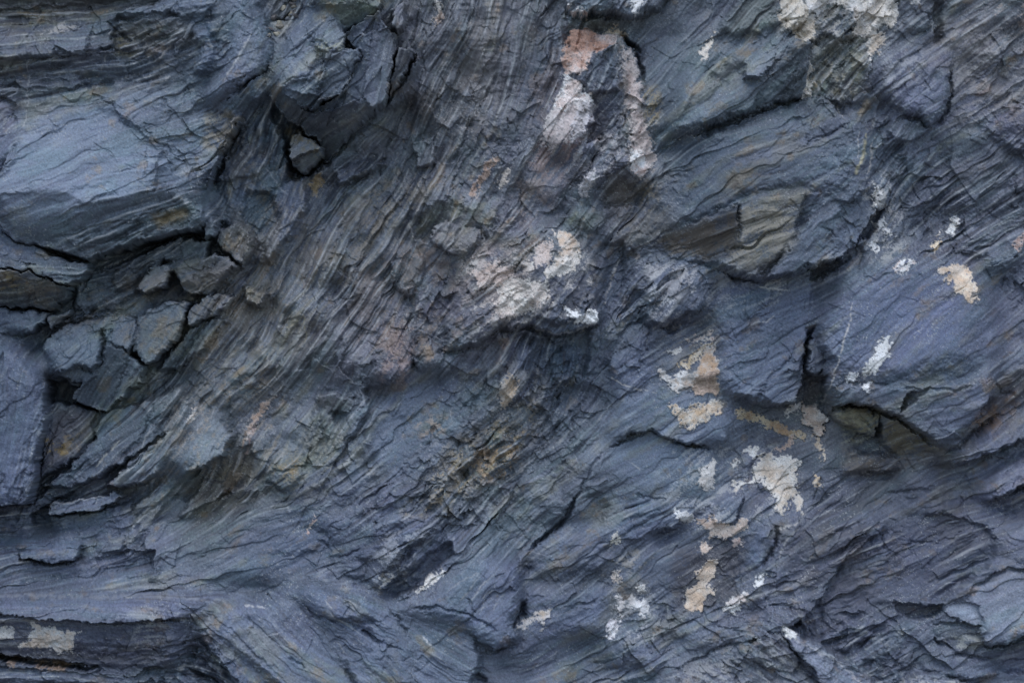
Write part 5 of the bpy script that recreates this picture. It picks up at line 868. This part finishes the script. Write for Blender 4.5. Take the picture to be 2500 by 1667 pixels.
XH = X + 3.0 * samp(T_BAND, X + 60, Y, 7.0); YH = Y + 3.0 * samp(T_BAND2, X, Y + 60, 7.0)
def crumbs(n, S, lift, tilt, seed):
    """broken faces of any direction: upper envelope of small tilted polygons"""
    r = np.random.default_rng(seed)
    E = np.full(H.shape, -3 * lift, np.float32); ID = np.zeros(H.shape, np.float32)
    for k in range(n):
        cx, cy = r.uniform(X0, X1), r.uniform(Y0, Y1)
        ci = min(NX - 1, int((cx - X0) / STEP)); cj = min(NY - 1, int((cy - Y0) / STEP))
        if GRIT[cj, ci] < 0.12: continue
        s = S * math.exp(r.normal(0, 0.5)); e = s * 1.5
        i0 = max(0, int((cx - e - X0) / STEP)); i1 = int((cx + e - X0) / STEP) + 1
        j0 = max(0, int((cy - e - Y0) / STEP)); j1 = int((cy + e - Y0) / STEP) + 1
        x = XH[j0:j1, i0:i1] - cx; y = YH[j0:j1, i0:i1] - cy
        if x.size == 0: continue
        m = 0
        a0 = r.uniform(0, 6.28)
        for q in range(5):
            a = a0 + q * 1.2566 + r.normal(0, 0.25)
            m = np.maximum(m, (x * math.cos(a) + y * math.sin(a)) / (s * r.uniform(0.55, 1.0)))
        h = r.normal(0, 1) * lift + tilt * (r.normal(0.15, 1) * y + r.normal(0, 1) * x) - np.where(m > 0.75, (m - 0.75) * 3 * lift, 0)
        ev = E[j0:j1, i0:i1]; q = (m < 1) & (h > ev)
        ev[q] = h[q]; ID[j0:j1, i0:i1][q] = r.uniform(-1, 1)
    return E, ID

AREA = (X1 - X0) * (Y1 - Y0)
FA, IA = flakes(int(AREA / (150 * 18) * 1.0), 180, 17, 5.0, 0.32, 21)
print("flakes a", round(time.time() - T_START, 1))
FB, IB = flakes(int(AREA / (60 * 9) * 0.8), 75, 8.5, 1.6, 0.26, 22)
print("flakes b", round(time.time() - T_START, 1))
FC, IC = crumbs(int(AREA / (16 * 16) * 1.1), 17, 1.9, 0.22, 31)
print("crumbs", round(time.time() - T_START, 1))
GM = np.clip(GRIT * (1 + 0.5 * blur(samp(T_FBM, X + 1900, Y + 700, 1.6), 5)), 0, 1.5)
GM = np.where(OWN > 0, np.minimum(GM, 0.8), GM)
RM = np.clip(R * (1 + 0.35 * blur(samp(T_FBM2, X + 900, Y + 500, 2.0), 6)), 0.03, 2)
fb = samp(T_FBM, X + 444, Y + 222, 1.5)
H += GM * (0.8 * FC + 3.4 * (fb - blur(fb, 12))) + 0.35 * (fb - blur(fb, 5))
H += RM * (0.72 * FA + 0.40 * FB)
H += (0.02 + RM ** 1.5) * (0.20 * L_FINE + 0.75 * np.tanh(1.5 * L_MID)) + RM ** 1.4 * 3.4 * L_WIDE
GR = samp(T_WHITE, X + 0.37 * Y, Y - 0.37 * X, 2.3)
H += (0.20 + 0.35 * RM) * (0.9 * samp(T_FBM2, X + 333, Y, 2.2) + 2.2 * L_FBM2 + 0.02 * GR)

# cracks and ledge lines
for pts, depth, width in CRACKS:
    sl = window(pts, 30)
    d, t = line_d(pts, XW[sl], YW[sl])
    taper = np.clip(np.minimum(t, 1 - t) * 6 + 0.25, 0, 1)
    H[sl] -= depth * (0.45 if depth < 22 else 0.65) * taper * np.exp(-(d / (0.75 * width * (0.4 + 0.6 * taper))) ** 2)

# ------------------------------------------------------------------ colour of the rock (albedo)
base = np.array((0.121, 0.144, 0.184), np.float32)
V = 1 + 0.09 * L_WIDE * np.clip(RM, 0, 1) + 0.09 * np.tanh(L_MID) * (0.2 + 0.8 * RM) + 0.15 * L_FINE * (0.2 + 0.8 * RM) + 0.13 * IA * np.clip(RM, 0.15, 1.2) + 0.16 * IC * GM + 0.12 * IB * np.clip(RM, 0.1, 1.2) + 0.05 * samp(T_FBM, X + 50, Y + 900, 0.9) + 0.09 * L_FBM + 0.13 * GR
n1 = 0.6 * IC * GM + 0.5 * samp(T_FBM, X + 2000, Y + 100, 1.1) + 0.7 * L_FBM + 0.5 * L_WIDE + 0.5 * IA * RM
n2 = 0.6 * np.roll(IC, 2, 0) * GM + 0.5 * samp(T_FBM2, X + 100, Y + 2300, 1.0) + 0.7 * L_FBM2 + 0.5 * L_MID + 0.5 * IB * RM
n3 = samp(T_FBM, X + 3100, Y + 1100, 0.7) + 0.4 * L_WIDE
COL = np.empty(H.shape + (3,), np.float32)
br = 0.20 * sstep(0.5, 2.2, n1); gr = 0.12 * sstep(0.2, 1.8, n2); pu = 0.05 * sstep(0.2, 1.8, -n2)
COL[..., 0] = base[0] * (1 + 0.7 * br - 0.6 * gr + 0.35 * pu)
COL[..., 1] = base[1] * (1 + 0.15 * br + 0.10 * gr - 0.55 * pu)
COL[..., 2] = base[2] * (1 - 0.9 * br - 0.35 * gr + 0.30 * pu)
rust = 0.5 * sstep(1.5, 2.6, n3 + 0.3 * n1)
for c, k in enumerate((1.45, 1.0, 0.62)): COL[..., c] *= 1 + rust * (k - 1)
for c in range(3): COL[..., c] *= TINT[c] * np.clip(V, 0.45, 1.7)

def paint(mask, col, sl):
    for c in range(3):
        COL[sl][..., c] = COL[sl][..., c] * (1 - mask) + col[c] * mask

# stains, mineral bloom, veins
for pts, col, amt, soft, cover, sc_ in STAINS:
    sl = window(pts, soft + 20)
    d = poly_sd(pts, XW[sl], YW[sl])
    nn = 0.6 * samp(T_FBM, X[sl] + 10, Y[sl] + 40, sc_) + 0.4 * L_MID[sl] + 0.35 * GR[sl]
    m = sstep(-0.4, 0.5, nn + (cover - 0.5) * 3) * sstep(-soft, soft, d) * amt
    paint(m, col, sl)
for pts, wd, col, amt in VEINS:
    sl = window(pts, 14)
    d, t = line_d(pts, X[sl] + 0.8 * WX[sl], Y[sl] + 0.8 * WY[sl])
    brk = sstep(-1.0, 0.2, samp(T_BAND, X[sl], Y[sl], 1.6) + 0.5)
    m = amt * brk * np.exp(-(d / (wd * (0.35 + 0.65 * np.minimum(1, 4 * np.minimum(t, 1 - t) + .1)))) ** 2)
    paint(m, col, sl)
# pale quartz laminae in the foliated parts
lam = sstep(0.6, 1.9, 0.65 * L_FINE + 0.5 * L_WIDE + 0.7 * L_MID - 0.2) * np.clip(1.3 * RM - 0.25, 0, 1.0)
paint(0.72 * lam, (0.33, 0.34, 0.35), (slice(None), slice(None)))
lam = sstep(0.9, 2.2, -0.65 * L_FINE - 0.5 * L_WIDE - 0.6 * L_MID) * np.clip(1.2 * RM - 0.2, 0, 1.0)
paint(0.55 * lam, (0.07, 0.07, 0.085), (slice(None), slice(None)))
# pale specks and hair veins everywhere, thicker where RM is high
sp = samp(T_WHITE, X + 71 + 0.6 * Y, Y + 13 - 0.6 * X, 2.2) + 0.45 * samp(T_FBM, X + 600, Y + 300, 1.5) + 0.3 * L_MID
m = 0.75 * sstep(2.15, 2.9, sp)
paint(m, (0.42, 0.42, 0.41), (slice(None), slice(None)))
hv = np.abs(samp(T_BAND2, XW + 1500, YW + 20, 3.2)) + 0.12 * np.maximum(0, 0.7 - samp(T_FBM2, X + 800, Y + 1800, 1.2))
m = 0.36 * (1 - sstep(0.0, 0.05, hv))
paint(m, (0.45, 0.46, 0.48), (slice(None), slice(None)))

# ------------------------------------------------------------------ crust patches: thin flakes of mineral standing on the rock
CRUST_PARTS = []
for k, (label, pts, ca, cb, cover, thick, sc_) in enumerate(CRUSTS):
    sl = window(pts, 45)
    d = poly_sd(pts, X[sl] + 1.3 * WX[sl], Y[sl] + 1.3 * WY[sl])
    nn = 0.8 * samp(T_BAND, X[sl] + 57 * k, Y[sl] + 31 * k, 1.7 * sc_) + 0.45 * samp(T_FBM, X[sl] + 90, Y[sl] + 40 * k, sc_)
    fine = samp(T_WHITE, X[sl] + 13 * k + 0.5 * Y[sl], Y[sl] - 0.5 * X[sl], 1.6)
    s = d / 6.0 + nn * 0.6 + 0.28 * fine + 0.25 * L_MID[sl] + (cover - 0.5) * 2.6 + 0.38
    msk = (d > -5) & (s > 0)
    body = sstep(0.0, 0.3, s) * (d > -5)
    H[sl] += 0.8 * thick * body + 0.3 * body * samp(T_FBM2, X[sl], Y[sl], 0.7)
    mix = np.clip(0.10 + 0.25 * np.clip(s, 0, 2.2) + 0.35 * samp(T_FBM2, X[sl] + 77 * k, Y[sl], 0.9) + 0.08 * GR[sl], 0, 1)
    lum = 1 + 0.08 * GR[sl] + 0.10 * samp(T_FBM, X[sl] + 5, Y[sl], 0.6)
    C = COL[sl]
    edge = np.where(msk, 0.55 * sstep(0.0, 0.15, s) + 0.45 * sstep(0.1, 1.0, s), 0.0)
    pit = msk * sstep(1.35, 1.9, fine + 0.3 * nn)                     # dark pits where the crust has dropped out
    fleck = np.where(msk, 0.0, sstep(0.9, 1.5, fine + 0.5 * nn) * np.exp(np.minimum(d, 0) / 13.0))   # loose specks round it
    rim = np.exp(-np.maximum(s, 0) * 3.0) * 0.75
    for c in range(3):
        body_c = 1.25 * (ca[c] * (1 - mix) + cb[c] * mix) * (1 - rim) + (0.70, 0.69, 0.67)[c] * rim
        C[..., c] = C[..., c] * (1 - edge) + body_c * lum * edge
        C[..., c] = C[..., c] * (1 - 0.8 * pit) + (0.11, 0.10, 0.10)[c] * 0.8 * pit
        C[..., c] = C[..., c] * (1 - 0.7 * fleck) + (0.46, 0.45, 0.43)[c] * 0.7 * fleck
    P = PART[sl]; P[msk] = k + 1
print("fields", round(time.time() - T_START, 1))

# ------------------------------------------------------------------ materials
def rock_material(name, rough, bump):
    m = bpy.data.materials.new(name); m.use_nodes = True
    nt = m.node_tree; N = nt.nodes; Lk = nt.links
    b = N["Principled BSDF"]
    b.inputs["Roughness"].default_value = rough
    b.inputs["Specular IOR Level"].default_value = 0.45
    at = N.new("ShaderNodeAttribute"); at.attribute_name = "Col"
    tc = N.new("ShaderNodeTexCoord")
    no = N.new("ShaderNodeTexNoise"); no.inputs["Scale"].default_value = 260; no.inputs["Detail"].default_value = 5; no.inputs["Roughness"].default_value = 0.65
    Lk.new(tc.outputs["Object"], no.inputs["Vector"])
    mr = N.new("ShaderNodeMapRange"); mr.inputs[1].default_value = 0.3; mr.inputs[2].default_value = 0.7; mr.inputs[3].default_value = 0.80; mr.inputs[4].default_value = 1.20
    Lk.new(no.outputs["Fac"], mr.inputs[0])
    mx = N.new("ShaderNodeVectorMath"); mx.operation = 'SCALE'
    Lk.new(at.outputs["Color"], mx.inputs[0]); Lk.new(mr.outputs[0], mx.inputs["Scale"])
    Lk.new(mx.outputs[0], b.inputs["Base Color"])
    bp = N.new("ShaderNodeBump"); bp.inputs["Strength"].default_value = bump; bp.inputs["Distance"].default_value = 0.003
    Lk.new(no.outputs["Fac"], bp.inputs["Height"]); Lk.new(bp.outputs[0], b.inputs["Normal"])
    return m
M_ROCK = rock_material("slate_rock", 0.56, 0.30)
M_CRUST = rock_material("mineral_crust", 0.92, 0.5)

# ------------------------------------------------------------------ meshes: every rock, every crust patch its own object
PXW = (X - 1250) * U; PZW = (833.5 - Y) * U + ZC; PYW = -H * U * DEPTH
qo = OWN[:-1, :-1]; qp = PART[:-1, :-1]
vid = np.arange(NX * NY, dtype=np.int32).reshape(NY, NX)
quads = np.stack([vid[:-1, :-1], vid[1:, :-1], vid[1:, 1:], vid[:-1, 1:]], -1).reshape(-1, 4)
P3 = np.stack([PXW, PYW, PZW], -1).reshape(-1, 3).astype(np.float32)
C4 = np.concatenate([np.clip(COL, 0.005, 0.8).reshape(-1, 3), np.ones((NX * NY, 1), np.float32)], 1)
qo = qo.reshape(-1); qp = qp.reshape(-1)

def CRUST_NAME(p):
    ca = CRUSTS[p - 1][2]
    return "white_crust" if ca[2] > 0.44 else ("cream_crust" if ca[0] > 0.47 else "mineral_crust")

def make_mesh(name, q, mat, skirt):
    used, inv = np.unique(q, return_inverse=True)
    f = inv.reshape(-1, 4).astype(np.int32)
    v = P3[used].copy(); c = C4[used]
    org = np.array([v[:, 0].mean(), v[:, 1].max(), v[:, 2].mean()], np.float32)
    if skirt > 0:                               # the rock's flanks, running back into the wall
        e = np.concatenate([f[:, [0, 1]], f[:, [1, 2]], f[:, [2, 3]], f[:, [3, 0]]])
        key = np.minimum(e[:, 0], e[:, 1]).astype(np.int64) * len(v) + np.maximum(e[:, 0], e[:, 1])
        _, first, cnt = np.unique(key, return_index=True, return_counts=True)
        be = e[first[cnt == 1]]
        bv = np.unique(be)
        mp = np.full(len(v), -1, np.int32); mp[bv] = np.arange(len(bv)) + len(v)
        back = v[bv].copy()
        back[:, 0] = org[0] + (back[:, 0] - org[0]) * 0.96; back[:, 2] = org[2] + (back[:, 2] - org[2]) * 0.96
        back[:, 1] = np.maximum(back[:, 1] + 0.02, org[1] + skirt)
        f = np.concatenate([f, np.stack([be[:, 1], be[:, 0], mp[be[:, 0]], mp[be[:, 1]]], -1)])
        v = np.concatenate([v, back]); c = np.concatenate([c, c[bv]])
    v = v - org
    me = bpy.data.meshes.new(name)
    me.vertices.add(len(v)); me.vertices.foreach_set("co", v.astype(np.float32).ravel())
    me.loops.add(f.size); me.loops.foreach_set("vertex_index", f.ravel())
    me.polygons.add(len(f)); me.polygons.foreach_set("loop_start", np.arange(0, f.size, 4, dtype=np.int32))
    me.polygons.foreach_set("use_smooth", np.ones(len(f), bool))
    a = me.attributes.new("Col", 'FLOAT_COLOR', 'POINT'); a.data.foreach_set("color", c.astype(np.float32).ravel())
    me.materials.append(mat)
    me.update(calc_edges=True)
    o = bpy.data.objects.new(name, me); sc.collection.objects.link(o)
    o.location = [float(t) for t in org]
    return o

for oid in range(len(THINGS)):
    sel = qo == oid
    for p in np.unique(qp[sel]):                # slivers of crust stay with the rock
        if p and np.count_nonzero(sel & (qp == p)) < 60: qp[sel & (qp == p)] = 0
    q = quads[sel & (qp == 0)]
    if len(q) == 0: print("EMPTY", oid, THINGS[oid]); continue
    if oid == 0:
        o = make_mesh("cliff_face", q, M_ROCK, 0)
        o["kind"] = "structure"; o["label"] = "dark blue-grey foliated schist cliff face between the blocks"
    else:
        name, label, cat, group = THINGS[oid]
        o = make_mesh(name, q, M_ROCK, 0.12)
        o["label"] = label; o["category"] = cat; o["kind"] = "thing"
        if group: o["group"] = group
    for p in np.unique(qp[sel]):
        if p == 0: continue
        qq = quads[sel & (qp == p)]
        k = make_mesh(CRUST_NAME(p) if p < 1000 else FACES[p - 1001][0], qq, M_CRUST if p < 1000 else M_ROCK, 0)
        lo = Vector(k.location) - Vector(o.location)
        k.parent = o; k.location = lo
        lab = CRUSTS[p - 1][0] if p < 1000 else FACES[p - 1001][1]
        if lab: k["label"] = lab
print("built", round(time.time() - T_START, 1), NX, NY)

# ------------------------------------------------------------------ loose chips: rubble pocket at the top, crumbs caught on ledges
def height_at(px, py):
    return float(H[int((py - Y0) / STEP), int((px - X0) / STEP)])
def chip(px, py, r, col, label, group, seed):
    g = np.random.default_rng(seed)
    n = 46
    k = np.arange(n) + 0.5
    ph = np.arccos(1 - 2 * k / n); th = math.pi * (1 + 5 ** 0.5) * k
    v = np.stack([np.cos(th) * np.sin(ph), np.sin(th) * np.sin(ph), np.cos(ph)], -1)
    for q in range(7):                            # knock flat facets off
        a = g.normal(size=3); a /= np.linalg.norm(a); c = g.uniform(0.45, 0.8)
        dd = v @ a; v -= np.outer(np.maximum(dd - c, 0), a)
    v *= np.array([1.25, 0.8, 0.8]) * g.uniform(0.85, 1.15, 3) * r * U
    import bmesh
    bm = bmesh.new()
    for p in v: bm.verts.new(p)
    bmesh.ops.convex_hull(bm, input=bm.verts[:])
    me = bpy.data.meshes.new("stone_chip"); bm.to_mesh(me); bm.free()
    a = me.attributes.new("Col", 'FLOAT_COLOR', 'POINT')
    a.data.foreach_set("color", np.tile(np.array([*col, 1.0], np.float32), len(me.vertices)))
    me.materials.append(M_ROCK)
    o = bpy.data.objects.new("stone_chip", me); sc.collection.objects.link(o)
    o.location = ((px - 1250) * U, -height_at(px, py) * U * DEPTH - 0.25 * r * U, (833.5 - py) * U + ZC)
    o.rotation_euler = (g.uniform(-.5, .5), g.uniform(-1, 1), g.uniform(-.5, .5))
    o["label"] = label; o["category"] = "stone"; o["kind"] = "thing"; o["group"] = group
gc = np.random.default_rng(5)
for k in range(34):
    px = gc.uniform(655, 728); py = gc.uniform(-5, 112)
    if px > 730 - max(0, py - 50) * 0.6: continue
    c = [(0.30, 0.27, 0.21), (0.14, 0.13, 0.13), (0.22, 0.20, 0.17), (0.40, 0.37, 0.30), (0.12, 0.13, 0.15)][int(gc.integers(0, 5))]
    chip(px, py, gc.uniform(4, 10), c, "small cream or dark chip in the rubble pocket beside the pale rounded bulge at top", "chips in the rubble pocket", 100 + k)

# ------------------------------------------------------------------ the cliff goes on beyond the studied face; gravel ground at its foot
cs = 13.0
gx, gy = np.meshgrid(np.arange(-2600, 5100, cs), np.arange(-1500, 3120, cs))
def fold(v, n):                                 # the studied face, turned over at its edges, goes on outwards
    v = np.abs(v); v = v % (2 * n); return np.clip(np.where(v >= n, 2 * n - 1 - v, v), 4, n - 5)
ci = fold(((gx - X0) / STEP).astype(int), NX); cj = fold(((gy - Y0) / STEP).astype(int), NY)
dist = np.hypot(np.maximum(np.maximum(X0 - gx, gx - X1), 0), np.maximum(np.maximum(Y0 - gy, gy - Y1), 0))
HB = blur(H, 3); CB = np.stack([blur(COL[..., c], 4) for c in range(3)], -1)
k = sstep(0, 400, dist)
hh = HB[cj, ci] - 3 + k * 40 * samp(T_FBM, gx, gy, 7.0)
cc = CB[cj, ci]
vv = np.stack([(gx - 1250) * U, -hh * U * DEPTH, (833.5 - gy) * U + ZC], -1)
ny, nx = gx.shape
ids = np.arange(nx * ny).reshape(ny, nx)
q4 = np.stack([ids[:-1, :-1], ids[1:, :-1], ids[1:, 1:], ids[:-1, 1:]], -1)
inside = (gx > X0 + 30) & (gx < X1 - 30) & (gy > Y0 + 30) & (gy < Y1 - 30)
ins4 = inside[:-1, :-1] & inside[1:, :-1] & inside[1:, 1:] & inside[:-1, 1:]
q4 = q4[~ins4].reshape(-1, 4)
P3 = vv.reshape(-1, 3).astype(np.float32)
C4 = np.concatenate([np.clip(cc, 0.02, 0.6).reshape(-1, 3), np.ones((nx * ny, 1))], 1).astype(np.float32)
o = make_mesh("cliff_face", q4, M_ROCK, 0)
o["kind"] = "structure"; o["label"] = "grey cliff continuing above, below and beside the studied rock face"

gm = bpy.data.materials.new("gravel"); gm.use_nodes = True
gn = gm.node_tree
gb = gn.nodes["Principled BSDF"]; gb.inputs["Roughness"].default_value = 0.95
gno = gn.nodes.new("ShaderNodeTexNoise"); gno.inputs["Scale"].default_value = 6; gno.inputs["Detail"].default_value = 8
gr_ = gn.nodes.new("ShaderNodeValToRGB")
gr_.color_ramp.elements[0].color = (0.07, 0.07, 0.07, 1); gr_.color_ramp.elements[1].color = (0.20, 0.19, 0.18, 1)
gco = gn.nodes.new("ShaderNodeTexCoord")
gn.links.new(gco.outputs["Object"], gno.inputs["Vector"]); gn.links.new(gno.outputs["Fac"], gr_.inputs[0]); gn.links.new(gr_.outputs[0], gb.inputs["Base Color"])
me = bpy.data.meshes.new("ground")
me.from_pydata([(-300, -300, 0), (300, -300, 0), (300, 300, 0), (-300, 300, 0)], [], [(0, 1, 2, 3)])
me.materials.append(gm)
o = bpy.data.objects.new("ground", me); sc.collection.objects.link(o)
o.location = (0, 0, -1.9)
o["kind"] = "structure"; o["label"] = "grey gravel ground at the foot of the cliff"
print("done", round(time.time() - T_START, 1))
